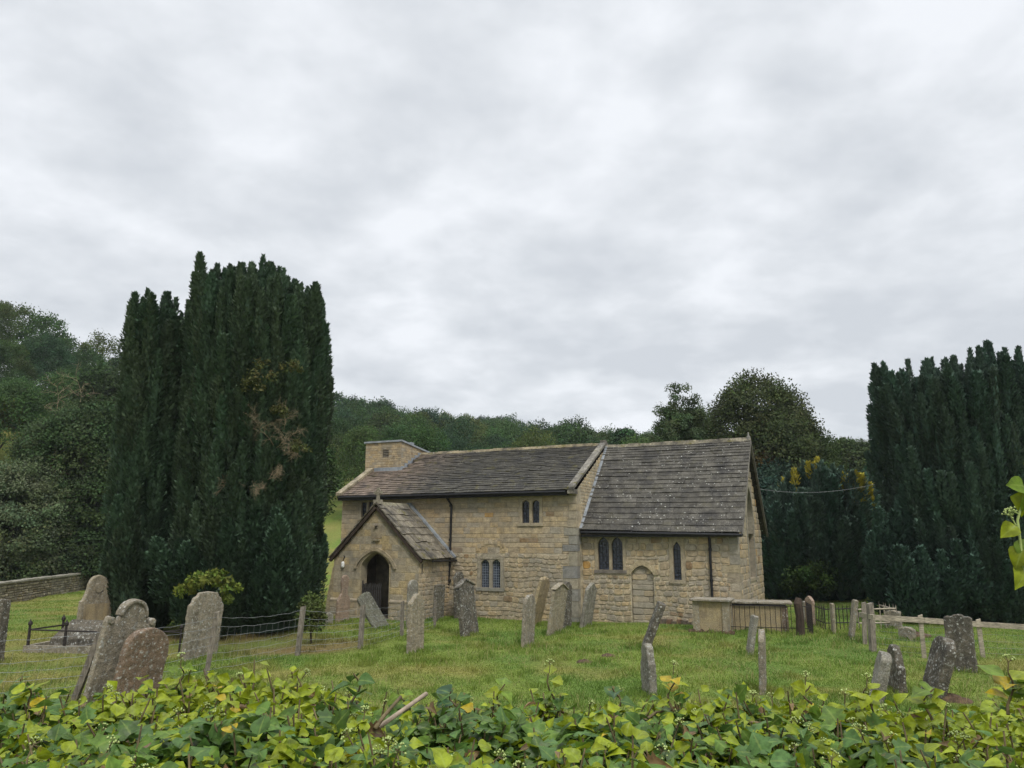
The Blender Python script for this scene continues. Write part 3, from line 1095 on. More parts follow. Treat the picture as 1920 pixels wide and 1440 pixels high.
# lead strip between nave gable and chancel roof
mb = MB()
for i in range(6):
    f0, f1 = i / 6, (i + 1) / 6 - 0.002
    V = [(a, b_e + (3.3 - b_e) * f, z_e + 0.14 * (1 - f) + (RC[1] - z_e) * f + dz) for a in (A_J + 0.02, A_J + 0.14) for f in (f0, f1) for dz in (0.03, 0.09)]
    mb.mesh(V, [(0, 1, 3, 2), (4, 6, 7, 5), (1, 5, 7, 3), (0, 4, 5, 1)], (0.3, 0.3, 0.3))
mb.build('lead_flashing', M_LEAD, church)

# gutters and downpipes
mb = MB()
mb.tube([(A_W + 0.1, -1.02, 5.06), (A_J - 0.3, -1.02, 5.05)], 0.055, 8)
mb.box(A_W, A_J - 0.3, -0.97, -0.66, 4.93, 5.06)
mb.build('gutter', M_IRON, church)
mb = MB()
mb.tube([(A_J + 0.1, -0.42, 3.45), (0.25, -0.42, 3.33)], 0.055, 8)
mb.box(A_J + 0.1, 0.2, -0.38, -0.05, 3.27, 3.36)
mb.build('gutter', M_IRON, church)
mb = MB()
a = -12.0
mb.tube([(a + 0.0, -0.98, 5.0), (a + 0.05, -0.85, 4.85), (a + 0.14, -0.70, 4.62), (a + 0.1, -0.70, 2.2), (a - 0.05, -0.70, 0.1)], 0.05, 8)
for z in (4.55, 3.1, 2.55, 1.4):
    mb.tube([(a + 0.1, -0.70, z), (a + 0.1, -0.70, z + 0.1)], 0.068, 8)
mb.tube([(a - 0.38, -0.80, 2.42), (a + 0.05, -0.73, 2.15)], 0.035, 6)
mb.build('downpipe', M_IRON, church)
mb = MB()
mb.tube([(-1.0, -0.38, 3.36), (-1.0, -0.1, 3.2), (-1.0, -0.09, 0.35)], 0.048, 8)
for z in (2.75, 1.6):
    mb.tube([(-1.0, -0.09, z), (-1.0, -0.09, z + 0.1)], 0.065, 8)
mb.build('downpipe', M_IRON, church)

# --- west tower
TZ = 7.86
mb = MB()
Mt = south(T_B0)
HL = (-17.03, -16.68, 7.12, 7.50)
backing(mb, Mt, T_A0, T_A1, 4.8, TZ, [HL], (0.33, 0.25, 0.155))
stones(mb, Mt, 6.0, TZ, lambda z: T_A0, lambda z: T_A1, [HL], (0.09, 0.15), (0.15, 0.36), 0.010, 0.012, 0.004, None, 0.05, dark=1.0)
tz = lambda b: TZ - (b - T_B0) * 0.13
Mt2 = east(T_A1)
mb.face([Mt2(T_B0, 4.8, 0), Mt2(T_B1, 4.8, 0), Mt2(T_B1, tz(T_B1), 0), Mt2(T_B0, TZ, 0)], (0.30, 0.235, 0.15))
stones(mb, Mt2, 6.6, 7.84, lambda z: T_B0, lambda z: min(T_B1, T_B0 + (TZ - z) / 0.13), (), (0.09, 0.15), (0.15, 0.36), 0.010, 0.012, 0.004, None, 0.05)
mb.face([(T_A0, T_B0, 2), (T_A0, T_B0, TZ), (T_A0, T_B1, tz(T_B1)), (T_A0, T_B1, 2)], (0.30, 0.235, 0.15))
stones(mb, west(T_A0), 5.0, 7.84, lambda z: T_B0, lambda z: min(T_B1, T_B0 + (TZ - z) / 0.13), (), (0.09, 0.15), (0.15, 0.36), 0.010, 0.012, 0.004, None, 0.05)
mb.face([(T_A0, T_B1, 2), (T_A0, T_B1, tz(T_B1)), (T_A1, T_B1, tz(T_B1)), (T_A1, T_B1, 2)], (0.30, 0.235, 0.15))
mb.face([(T_A0, T_B0, 2), (T_A1, T_B0, 2), (T_A1, T_B0, 4.8), (T_A0, T_B0, 4.8)], (0.30, 0.235, 0.15))
tower = mb.build('bell_tower', M_STONE, church)
mb = MB()
for i in range(5):
    z = HL[2] + 0.02 + i * 0.078
    V = [Mt(u, z + dz, d) for u in (HL[0], HL[1]) for (dz, d) in ((0, -0.01), (0.05, -0.08), (0.062, -0.075), (0.014, 0.004))]
    mb.mesh(V, [(0, 4, 5, 1), (1, 5, 6, 2), (2, 6, 7, 3), (3, 7, 4, 0)], (0.3, 0.26, 0.2))
mb.face([Mt(HL[0], HL[2], -0.15), Mt(HL[1], HL[2], -0.15), Mt(HL[1], HL[3], -0.15), Mt(HL[0], HL[3], -0.15)], (0.02, 0.02, 0.02))
mb.build('louvre', M_STONE, tower)
mb = MB()
c0, c1, d0, d1 = T_A0 - 0.07, T_A1 + 0.07, T_B0 - 0.07, T_B1 + 0.07
V = [(c0, d0, TZ), (c1, d0, TZ), (c1, d1, tz(d1)), (c0, d1, tz(d1))]
mb.mesh([(x, y, z + 0.002) for x, y, z in V] + [(x, y, z + 0.085) for x, y, z in V], [(0, 3, 2, 1), (4, 5, 6, 7), (0, 1, 5, 4), (1, 2, 6, 5), (2, 3, 7, 6), (3, 0, 4, 7)])
mb.box(-16.25, -16.05, 2.6, 2.8, 7.7, 7.95)
mb.build('lead_coping', M_LEAD, tower)
mb = MB()
zf = lambda b: 5.10 + (b + 0.98) * 0.533
slab(mb, Mt, T_A0 + 0.55, T_A1 + 0.05, zf(T_B0) - 0.05, zf(T_B0) + 0.2, 0.0, 0.03, (0.3, 0.3, 0.3))
for i in range(6):
    b0_ = T_B0 + i * 0.3
    mb.box(T_A1 + 0.001, T_A1 + 0.03, b0_, b0_ + 0.31, zf(b0_), zf(b0_) + 0.2 + 0.05)
mb.build('lead_flashing', M_LEAD, tower)

# --- porch
B_P = -3.1
PA0, PA1, PAC = -16.15, -11.95, -14.04
Mp = south(B_P)
AR = (-14.80, -13.30, -0.3, 2.72)                # rectangular hole that the arch is cut in
slope_p = lambda u: 4.42 - abs(u - PAC) * 0.985
mb = MB()
us = [PA0, AR[0], PAC, AR[1], PA1]
zt = slope_p
for (u0, u1) in ((PA0, AR[0]), (AR[1], PA1)):
    mb.face([Mp(u0, -0.4, 0), Mp(u1, -0.4, 0), Mp(u1, zt(u1), 0), Mp(u0, zt(u0), 0)], (0.35, 0.275, 0.16))
mb.face([Mp(AR[0], 2.72, 0), Mp(AR[1], 2.72, 0), Mp(AR[1], zt(AR[1]), 0), Mp(PAC, 4.42, 0), Mp(AR[0], zt(AR[0]), 0)], (0.35, 0.275, 0.16))
ash = lambda: tuple(np.array(rw.choice(((0.44, 0.35, 0.21), (0.42, 0.345, 0.22), (0.39, 0.33, 0.23), (0.45, 0.35, 0.19), (0.36, 0.315, 0.23)))) * rw.uniform(0.92, 1.06))
stones(mb, Mp, 0.72, 4.3, lambda z: PA0 if z < 2.35 else PAC - (4.40 - z) / 0.985, lambda z: PA1 if z < 2.35 else PAC + (4.40 - z) / 0.985,
       [(AR[0] - 0.0, AR[1] + 0.0, -1, 2.74)], (0.24, 0.34), (0.35, 0.75), 0.006, 0.008, 0.002, None, 0.1, ash)
stones(mb, lambda u, z, d: Mp(u, z, d + 0.07), -0.35, 0.66, lambda z: PA0 - 0.05, lambda z: PA1 + 0.04,
       [(AR[0] - 0.02, AR[1] + 0.02, -1, 2.74)], (0.2, 0.28), (0.3, 0.55), 0.012, 0.02, 0.008)
for (u0, u1) in ((PA0 - 0.06, AR[0] - 0.02), (AR[1] + 0.02, PA1 + 0.05)):
    slab(mb, Mp, u0, u1, -0.4, 0.655, -0.01, 0.068, MORTAR_P)
    V = [Mp(u0, 0.66, -0.01), Mp(u1, 0.66, -0.01), Mp(u1, 0.66, 0.10), Mp(u0, 0.66, 0.10), Mp(u0, 0.80, -0.01), Mp(u1, 0.80, -0.01), Mp(u1, 0.72, 0.10), Mp(u0, 0.72, 0.10)]
    mb.mesh(V, [(4, 7, 6, 5), (2, 3, 7, 6), (0, 1, 2, 3), (0, 3, 7, 4), (1, 5, 6, 2)], (0.33, 0.27, 0.18))
# arch: dressed fill, hood mould and inner order
arch_fill(mb, Mp, -14.05, 0.70, 2.08, 0.56, 2.735, AR[0], AR[1], 0.012, -0.42, (0.42, 0.34, 0.21), TUDOR)
for sx in (-1, 1):
    u = -14.05 + sx * 0.70
    V = [Mp(u, -0.3, 0.012), Mp(u, -0.3, -0.42), Mp(u, 2.08, -0.42), Mp(u, 2.08, 0.012)]
    mb.face(V, (0.33, 0.265, 0.165))
    ue = AR[0] if sx < 0 else AR[1]
    mb.face([Mp(u, -0.3, 0.012), Mp(ue, -0.3, 0.012), Mp(ue, 2.08, 0.012), Mp(u, 2.08, 0.012)], (0.42, 0.34, 0.21))
sweep_arch(mb, Mp, -14.05, 0.80, 2.06, 0.60, 0.05, 0.0, 0.035, (0.36, 0.29, 0.18), TUDOR)
sweep_arch(mb, Mp, -14.05, 0.90, 2.05, 0.66, 0.13, -0.005, 0.085, (0.35, 0.285, 0.18), TUDOR, 0.06)
# side walls with the slit in the east one, battered buttress on the west
Mpe = east(PA1)
HS = (-2.92, -2.80, 1.80, 2.20)
backing(mb, Mpe, B_P, B_N, -0.4, 2.36, [HS], MORTAR_P)
stones(mb, Mpe, -0.35, 2.34, lambda z: B_P, lambda z: B_N - 0.02, [HS], (0.16, 0.26), (0.22, 0.5), 0.016, 0.022, 0.01, 1.6, 0.1)
Mpw = west(PA0)
backing(mb, Mpw, B_P, B_N, -0.4, 2.36, [], MORTAR_P)
stones(mb, Mpw, -0.35, 2.34, lambda z: B_P, lambda z: B_N, (), (0.18, 0.28), (0.25, 0.5), 0.012, 0.02)
V = [(PA0 - 0.45, B_P + 0.03, -0.4), (PA0, B_P + 0.03, -0.4), (PA0, B_P + 0.03, 2.1), (PA0 - 0.08, B_P + 0.03, 2.0), (PA0 - 0.30, B_P + 0.03, 0.9),
     (PA0 - 0.45, B_P + 0.9, -0.4), (PA0, B_P + 0.9, -0.4), (PA0, B_P + 0.9, 2.1), (PA0 - 0.08, B_P + 0.9, 2.0), (PA0 - 0.30, B_P + 0.9, 0.9)]
mb.mesh(V, [(0, 1, 2, 3, 4), (0, 4, 9, 5), (4, 3, 8, 9), (3, 2, 7, 8), (5, 9, 8, 7, 6)], (0.36, 0.29, 0.18))
# inner faces and floor, in darker tints
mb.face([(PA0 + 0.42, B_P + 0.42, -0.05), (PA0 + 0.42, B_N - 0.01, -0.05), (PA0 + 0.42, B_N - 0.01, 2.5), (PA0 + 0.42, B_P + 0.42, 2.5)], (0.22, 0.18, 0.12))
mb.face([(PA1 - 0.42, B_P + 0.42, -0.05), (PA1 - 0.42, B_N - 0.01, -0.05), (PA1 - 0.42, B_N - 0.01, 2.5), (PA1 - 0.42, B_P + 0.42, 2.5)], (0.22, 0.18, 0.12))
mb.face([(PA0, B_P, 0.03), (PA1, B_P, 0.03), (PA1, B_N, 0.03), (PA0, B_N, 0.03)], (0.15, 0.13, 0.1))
# niche stone over the arch and a ledge
slab(mb, Mp, -14.30, -13.75, 3.22, 3.74, 0.0, 0.02, (0.33, 0.27, 0.18))
slab(mb, Mp, -14.22, -13.86, 3.12, 3.19, 0.0, 0.09, (0.34, 0.29, 0.2))
mb.tube([Mp(-14.03, 3.70, 0.01), Mp(-14.03, 3.74, 0.10), Mp(-14.03, 3.80, 0.02)], [0.1, 0.08, 0.03], 6, (0.2, 0.16, 0.11))
porch = mb.build('porch', M_STONE, church)
L, Pp = roof_plane(PAC + 2.32, 2.36, PAC, 4.62)
mb = MB()
porch_tint = lambda u, s: tuple(np.array([0.150, 0.130, 0.096]) * rw.uniform(0.75, 1.25))


def porch_plane(sgn):
    Lp = math.hypot(2.3, 2.26)
    ds, dz = 2.3 / Lp, 2.26 / Lp
    return Lp, (lambda u, s, d: (PAC + sgn * (2.3 - ds * s + dz * d), u, 2.36 + dz * s + ds * d))


for sgn in (1, -1):
    Lp, Pq = porch_plane(sgn)
    slates(mb, Pq, Lp, lambda s: B_P - 0.16, lambda s: B_N - 0.02, 8, (0.34, 0.62), porch_tint, 0.045, 1.25, 0.85, 0.03)
    mb.face([Pq(B_P - 0.1, 0.05, -0.02), Pq(B_N, 0.05, -0.02), Pq(B_N, Lp, -0.02), Pq(B_P - 0.1, Lp, -0.02)], (0.06, 0.05, 0.04))
proof = mb.build('porch_roof', M_SLATE_P, porch)
mb = MB()
v = B_P - 0.1
while v < B_N - 0.05:
    wv = min(rw.uniform(0.4, 0.6), B_N - 0.03 - v)
    V = []
    for q in (v + 0.01, v + wv - 0.01):
        V += [(PAC - 0.17, q, 4.50), (PAC, q, 4.72), (PAC + 0.17, q, 4.50), (PAC + 0.15, q, 4.44), (PAC, q, 4.60), (PAC - 0.15, q, 4.44)]
    mb.mesh(V, [(0, 1, 7, 6), (1, 2, 8, 7), (2, 3, 9, 8), (5, 0, 6, 11), (0, 5, 4, 1), (1, 4, 3, 2), (6, 7, 10, 11), (7, 8, 9, 10)], (0.2, 0.18, 0.12))
    v += wv
mb.build('ridge_stones', M_RIDGE, porch)
mb = MB()
for sgn in (1, -1):
    Lp, Pq = porch_plane(sgn)
    for (u0, u1, dA, dB, t) in ((B_P - 0.14, B_P - 0.02, -0.14, -0.022, (0.2, 0.18, 0.15)),):
        V = [Pq(u, s, d) for u in (u0, u1) for s in (-0.02, Lp - 0.13) for d in (dA, dB)]
        mb.mesh(V, [(0, 1, 3, 2), (4, 6, 7, 5), (1, 5, 7, 3), (0, 2, 6, 4), (0, 4, 5, 1), (2, 3, 7, 6)], t)
mb.build('barge_board', M_DARKPOST, porch)
mb = MB()
for sgn in (1, -1):
    Lp, Pq = porch_plane(sgn)
    V = [Pq(u, s, d) for u in (B_N - 0.16, B_N - 0.005) for s in (-0.03, Lp + 0.06) for d in (0.05, 0.15)]
    mb.mesh(V, [(0, 1, 3, 2), (4, 6, 7, 5), (1, 5, 7, 3), (0, 2, 6, 4), (0, 4, 5, 1), (2, 3, 7, 6)], (0.3, 0.3, 0.3))
mb.build('lead_flashing', M_LEAD, porch)
mb = MB()
mb.tube([(PA1 + 0.33, B_P - 0.02 + 0.5, 2.31), (PA1 + 0.33, B_N - 0.02, 2.29)], 0.045, 8)
mb.build('gutter', M_IRON, porch)
# stone cross on the porch gable
mb = MB()
cy = B_P + 0.02
mb.box(PAC - 0.16, PAC + 0.16, cy - 0.11, cy + 0.11, 4.62, 4.80)
mb.box(PAC - 0.055, PAC + 0.055, cy - 0.045, cy + 0.045, 4.80, 5.30)
mb.box(PAC - 0.21, PAC - 0.057, cy - 0.04, cy + 0.04, 5.05, 5.15)
mb.box(PAC + 0.057, PAC + 0.21, cy - 0.04, cy + 0.04, 5.05, 5.15)
ring = [(PAC + 0.135 * math.cos(q), cy, 5.10 + 0.135 * math.sin(q)) for q in np.linspace(0, 2 * PI, 17)]
mb.tube(ring, 0.022, 5, (0.28, 0.25, 0.19), False)
cr_o = mb.build('gable_cross', M_STONE, porch)
for a_ in cr_o.data.attributes['tint'].data:
    a_.color = (0.28, 0.25, 0.19, 1)
# half-open plank gate
mb = MB()
Rg = Matrix.Translation((-14.73, B_P + 0.15, 0)) @ Matrix.Rotation(rad(16), 4, 'Z')
for i in range(8):
    mb.box(i * 0.093, i * 0.093 + 0.07, -0.02, 0.02, 0.08, 1.36 + 0.03 * (i % 2), M=Rg)
for z in (0.25, 1.12):
    mb.box(0, 0.74, 0.021, 0.06, z, z + 0.09, M=Rg)
mb.box(-0.05, -0.002, -0.04, 0.04, 0.05, 1.5, M=Rg)
mb.box(0.745, 0.79, -0.03, 0.03, 0.08, 1.42, M=Rg)
mb.build('gate', M_GATE, porch)
# notice board on the inner wall
mb = MB()
mb.box(-13.72, -13.12, B_N - 0.10, B_N - 0.05, 0.75, 2.1)
nb = mb.build('notice_board', M_DARK, porch)
for q in ((-13.66, -13.18, 1.72, 2.04), (-13.64, -13.42, 0.85, 1.22), (-13.38, -13.20, 0.85, 1.22)):
    mb = MB()
    mb.box(q[0], q[1], B_N - 0.112, B_N - 0.102, q[2], q[3])
    mb.build('notice_paper', M_PAPER, nb)
# bulkhead lamp left of the arch
mb = MB()
lu = -15.63
mb.tube([Mp(lu, 2.02, 0.07), Mp(lu, 2.06, 0.08), Mp(lu, 2.2, 0.08), Mp(lu, 2.26, 0.07)], [0.05, 0.07, 0.07, 0.045], 10)
lamp = mb.build('wall_lamp', M_WHITE, porch)
mb = MB()
mb.tube([Mp(lu, 2.26, 0.07), Mp(lu, 2.36, 0.06), Mp(lu + 0.05, 2.45, 0.03), Mp(lu - 0.02, 2.5, 0.01)], 0.016, 6)
mb.build('bracket', M_IRON, lamp)


# ------------------------------------------------------------------ gravestones
def outline(kind, w, h, rr):
    hw = w / 2
    P = []
    if kind == 'flat':
        P = [(-hw, h * 0.985), (-hw * 0.55, h), (hw * 0.3, h * 0.99), (hw, h * 0.975)]
    elif kind == 'round':
        P = [(hw * math.cos(q), h - hw * 0.8 + hw * 0.8 * math.sin(q)) for q in np.linspace(PI, 0, 15)]
    elif kind == 'lowround':
        P = [(hw * math.cos(q), h - hw * 0.45 + hw * 0.45 * math.sin(q)) for q in np.linspace(PI, 0, 15)]
    elif kind == 'shoulder':                      # ogee shoulders rising into a half round head
        zs = h - hw * 1.35
        P = [(-hw, zs - 0.02), (-hw * 0.86, zs), (-hw * 0.76, zs + hw * 0.22), (-hw * 0.66, zs + hw * 0.55)]
        P += [(hw * 0.64 * math.cos(q), h - hw * 0.64 + hw * 0.64 * math.sin(q)) for q in np.linspace(PI, 0, 13)]
        P += [(-x, z) for x, z in reversed(P[:4])]
    elif kind == 'scroll':
        zs = h - hw * 0.72
        P = [(-hw, zs), (-hw * 0.97, zs + hw * 0.12), (-hw * 0.86, zs + hw * 0.17), (-hw * 0.74, zs + hw * 0.10), (-hw * 0.66, zs - hw * 0.04), (-hw * 0.58, zs - hw * 0.02), (-hw * 0.54, zs + hw * 0.14)]
        P += [(hw * 0.52 * math.cos(q), h - hw * 0.52 + hw * 0.52 * math.sin(q)) for q in np.linspace(PI, 0, 13)]
        P += [(-x, z) for x, z in reversed(P[:7])]
    elif kind == 'chamfer':
        P = [(-hw, h * 0.80), (-hw * 0.88, h * 0.83), (-hw * 0.80, h * 0.90), (-hw * 0.62, h * 0.935), (-hw * 0.54, h * 0.985), (-hw * 0.2, h), (hw * 0.2, h), (hw * 0.54, h * 0.985), (hw * 0.62, h * 0.935), (hw * 0.80, h * 0.90), (hw * 0.88, h * 0.83), (hw, h * 0.80)]
    elif kind == 'pointed':
        P = [(-hw, h * 0.83), (-hw * 0.9, h * 0.87), (-hw * 0.5, h * 0.93), (-hw * 0.15, h * 0.99), (hw * 0.1, h), (hw * 0.5, h * 0.94), (hw * 0.92, h * 0.87), (hw, h * 0.82)]
    elif kind == 'waist':                         # round head on a narrow neck over a wide base
        P = [(-hw, h * 0.42), (-hw * 0.85, h * 0.50), (-hw * 0.5, h * 0.60), (-hw * 0.45, h * 0.68), (-hw * 0.52, h * 0.76)]
        P += [(hw * 0.58 * math.cos(q), h - hw * 0.58 + hw * 0.58 * math.sin(q)) for q in np.linspace(PI * 1.05, -PI * 0.05, 11)]
        P += [(-x, z) for x, z in reversed(P[:5])]
    elif kind == 'broken':
        P = [(-hw, h * 0.92), (-hw * 0.7, h * 0.98), (-hw * 0.5, h * 0.93), (-hw * 0.15, h), (hw * 0.1, h * 0.95), (hw * 0.45, h * 0.985), (hw * 0.7, h * 0.91), (hw, h * 0.88)]
    elif kind == 'double':
        P = [(-hw, h * 0.94), (-hw * 0.8, h * 0.97), (-hw * 0.45, h * 0.965), (-hw * 0.3, h * 0.995), (0, h), (hw * 0.28, h * 0.99), (hw * 0.42, h * 0.96), (hw * 0.8, h * 0.965), (hw, h * 0.93)]
    # densify and wear the edge
    base = [(-hw * 1.0, -0.35)]
    ring_ = base + P + [(hw * 1.0, -0.35)]
    out = []
    for (a, b) in zip(ring_, ring_[1:]):
        d = math.hypot(b[0] - a[0], b[1] - a[1])
        n = max(1, int(d / 0.09))
        for i in range(n):
            f = i / n
            out.append((a[0] + (b[0] - a[0]) * f + rr.uniform(-1, 1) * 0.006, a[1] + (b[1] - a[1]) * f + rr.uniform(-1, 1) * 0.006))
    out.append(ring_[-1])
    return out


def plate(name, prof, thk, mat, parent=None, M=None, bevel=0.014, y0=0.0, worn=1.0, vox=0.02):
    """solid plate: outline in (u, z), thickness along local x; worn by a bevel"""
    import bmesh
    bm = bmesh.new()
    vs = [bm.verts.new((-thk / 2 + y0, u, z)) for u, z in prof]
    f = bm.faces.new(vs)
    r = bmesh.ops.extrude_face_region(bm, geom=[f])
    for g in r['geom']:
        if isinstance(g, bmesh.types.BMVert):
            g.co.x += thk
    bmesh.ops.recalc_face_normals(bm, faces=bm.faces)
    ed = [e_ for e_ in bm.edges if abs(e_.verts[0].co.x - e_.verts[1].co.x) < 1e-5]
    bmesh.ops.bevel(bm, geom=ed, offset=bevel, segments=2, affect='EDGES')
    me = bpy.data.meshes.new(name)
    bm.to_mesh(me)
    bm.free()
    me.materials.append(mat)
    o = bpy.data.objects.new(name, me)
    C.objects.link(o)
    if parent:
        o.parent = parent
    if M is not None:
        o.matrix_world = M
    if worn:
        rm = o.modifiers.new('remesh', 'REMESH')
        rm.mode = 'VOXEL'
        rm.voxel_size = vox
        rm.use_smooth_shade = True
        for t_, st_ in zip(G_TEX, (0.030 * worn, 0.012 * worn)):
            dm = o.modifiers.new('wear', 'DISPLACE')
            dm.texture = t_
            dm.texture_coords = 'GLOBAL'
            dm.strength = st_
            dm.mid_level = 0.5
    return o


GR = 'gravestones in the churchyard'


def gravestone(px, py, ptop, wpx, kind, mat, label, lean=0.0, yaw=0.0, thk=0.12, back=0.0, wfix=None, parts=None):
    P = gp(px, py)
    P[2] = float(ground_z(P[0], P[1]))
    k = mpp(P)
    h = (py - ptop) * k * 1.03 / math.cos(rad(lean))
    ang = -TH + rad(yaw)
    nrm = np.array([math.cos(ang), math.sin(ang)])
    u = np.array([-nrm[1], nrm[0]])
    v = P[:2] / np.linalg.norm(P[:2])
    lat = np.array([v[1], -v[0]])
    wv = wfix or (wpx * k - abs(nrm @ lat) * thk) / max(0.12, abs(u @ lat))
    if not 0.3 <= wv <= 1.25:
        print('WIDTH', label, round(wv, 2), 'facing', round(abs(u @ lat), 2))
        wv = min(max(wv, 0.3), 1.25)
    rr = random.Random(int(px * 7 + py))
    M = Matrix.Translation(P) @ Matrix.Rotation(rad(lean), 4, Vector((v[0], v[1], 0))) @ Matrix.Rotation(rad(back), 4, Vector((u[0], u[1], 0))) @ Matrix.Rotation(ang, 4, 'Z')
    o = plate('gravestone', outline(kind, wv, h, rr), thk, mat, M=M)
    top(o, label, 'gravestone', GR)
    if parts:
        parts(o, wv, h, thk, rr)
    return o


def part_cap(o, wv, h, thk, rr):                  # moulded gable cap, proud of the slab
    hw = wv / 2 + 0.035
    prof = [(-hw, h * 0.86), (-hw, h * 0.885), (-hw * 0.5, h * 0.95), (0, h * 1.015), (hw * 0.5, h * 0.95), (hw, h * 0.885), (hw, h * 0.86), (hw * 0.5, h * 0.92), (0, h * 0.975), (-hw * 0.5, h * 0.92)]
    plate('moulding', prof, thk + 0.08, o.data.materials[0], o, bevel=0.008, worn=0.7, vox=0.014)


def part_panel(o, wv, h, thk, rr):
    hw = wv * 0.40
    plate('inscription_panel', [(-hw, h * 0.05), (-hw, h * 0.55), (hw, h * 0.55), (hw, h * 0.05)], 0.02, G_OCHRE, o, bevel=0.004, y0=thk / 2 + 0.012, worn=0)
    q = [(0.16 * math.cos(t), h * 0.80 + 0.16 * math.sin(t)) for t in np.linspace(0, 2 * PI, 16)[:-1]]
    plate('carved_roundel', q, 0.03, o.data.materials[0], o, bevel=0.01, y0=thk / 2 + 0.012, worn=0.6, vox=0.012)


def part_scroll(o, wv, h, thk, rr):
    hw = wv / 2
    r0, r1 = hw * 0.56, hw * 0.44
    zc3 = h - hw * 0.52
    A = [(r0 * math.cos(t), zc3 + r0 * math.sin(t)) for t in np.linspace(PI, 0, 15)]
    B = [(r1 * math.cos(t), zc3 + r1 * math.sin(t)) for t in np.linspace(0, PI, 15)]
    plate('moulding', A + B, thk + 0.07, o.data.materials[0], o, bevel=0.01, worn=0.6, vox=0.014)
    for sx in (-1, 1):
        q = [(sx * hw * 0.82 + 0.075 * math.cos(t), h - hw * 0.68 + 0.075 * math.sin(t)) for t in np.linspace(0, 2 * PI, 13)[:-1]]
        plate('volute', q, thk + 0.06, o.data.materials[0], o, bevel=0.01, worn=0.6, vox=0.012)


# left group, beyond and inside the wire fence
gravestone(-5, 1246, 1130, 14, 'flat', G_DARK, 'narrow grey stone slab cut by the left edge of the photo', 0, 20, 0.12, wfix=0.32)
gravestone(171, 1200, 1087, 58, 'shoulder', G_BUFF, 'tall buff headstone with round carved head and ochre panel, behind the coped tomb', 1, 0, 0.15, parts=part_panel)
gravestone(206, 1312, 1135, 96, 'scroll', G_GREY, 'broad grey headstone with scrolled shoulders, tilting right behind the leaning post', 9, 0, 0.13, parts=part_scroll)
gravestone(247, 1318, 1184, 86, 'round', G_RED, 'reddish round topped headstone rising from the ivy, lichen on its edge', 9, 0, 0.17)
gravestone(372, 1234, 1115, 66, 'chamfer', G_GREY, 'pale grey headstone with chamfered shoulders before the left yew', 4, 0, 0.12)
# by the porch
gravestone(641, 1166, 1083, 27, 'waist', G_PINK, 'red brown headstone with round head on narrow neck, left of porch arch', 2, 0, 0.11)
gravestone(716, 1178, 1117, 46, 'lowround', G_GREEN, 'mossy green slab falling steeply to the left before the porch gate', -32, -20, 0.11, wfix=0.62)
gravestone(614, 1172, 1150, 20, 'broken', G_WHITE, 'short broken pale stub at the foot of the porch left corner', 0, 0, 0.15, wfix=0.5)
gravestone(771, 1178, 1093, 22, 'round', G_WHITE, 'round headed lichened headstone behind the pointed buff one', 1, 0, 0.11)
gravestone(778, 1226, 1122, 34, 'pointed', G_BUFF, 'buff pointed headstone standing alone in the grass before the porch', 0, 0, 0.16, parts=None)
gravestone(822, 1166, 1102, 22, 'flat', G_DARK, 'small dark flat topped headstone beside the nave drainpipe', 1, 0, 0.11)
gravestone(862, 1160, 1078, 22, 'round', G_DARK, 'dark round headed stone peeping behind the tall leaning dark slab', -2, 0, 0.13)
gravestone(881, 1190, 1091, 36, 'pointed', G_DARK, 'tall dark streaked headstone with gabled cap, tilted left before the low nave window', -7, 0, 0.14, parts=part_cap)
# middle
gravestone(989, 1212, 1120, 26, 'round', G_GREY, 'narrow grey headstone with white streaks, in front of the broken ochre slab', 3, 0, 0.12)
gravestone(1002, 1172, 1085, 24, 'broken', G_OCHRE, 'ochre slab with broken top, leaning far right behind the narrow grey stone', 14, 0, 0.12)
gravestone(1040, 1186, 1097, 36, 'pointed', G_BUFF, 'buff headstone with moulded gable cap near the nave corner quoins', 8, 0, 0.12, parts=part_cap)
gravestone(1061, 1176, 1094, 22, 'round', G_DARK, 'dark grey headstone hidden half behind the capped buff one', 2, 0, 0.12)
gravestone(1098, 1172, 1095, 24, 'pointed', G_WHITE, 'pale lichen crusted headstone leaning right against the chancel corner', 10, 0, 0.13)
gravestone(1209, 1220, 1136, 26, 'flat', G_DARK, 'blackened slab leaning sharply right before the blocked doorway', 22, 18, 0.2, wfix=0.95)
# right, seen almost edge on
gravestone(1218, 1302, 1212, 30, 'shoulder', G_WHITE, 'upright thin slab with white lichen blotches rising from the middle ivy', -1, 35, 0.16)
gravestone(1405, 1226, 1157, 17, 'flat', G_WHITE, 'slim white crusted stone leaning right in front of the railed tomb', 11, 20, 0.13, wfix=0.5)
gravestone(1431, 1300, 1190, 17, 'pointed', G_GREY, 'slender grey stone seen edge on above the right ivy', 2, 5, 0.13, wfix=0.6)
gravestone(1642, 1318, 1230, 26, 'lowround', G_WHITE, 'white encrusted headstone leaning right, front one of the edge on pair', 15, 8, 0.2, wfix=0.62)
gravestone(1683, 1297, 1214, 28, 'shoulder', G_DARK, 'black headstone with white speckled side behind the white leaning one', 1, 20, 0.17, wfix=0.62)
gravestone(1748, 1306, 1200, 36, 'round', G_DARK, 'thick dark headstone with pale rounded top, leaning right near the rail fence', 17, 20, 0.22, wfix=0.7)
gravestone(1806, 1257, 1157, 39, 'double', G_DARK, 'wide dark streaked headstone standing upright against the wooden rail', 0, 78, 0.2, wfix=0.62)
gravestone(1520, 1173, 1121, 22, 'pointed', G_PINK, 'pinkish brown headstone under the dark trees right of the railed tomb', 1, 40, 0.14, wfix=0.45)
gravestone(1508, 1168, 1130, 8, 'flat', G_WHITE, 'slim white stone beside the dark gatepost', 2, 10, 0.1, wfix=0.4)
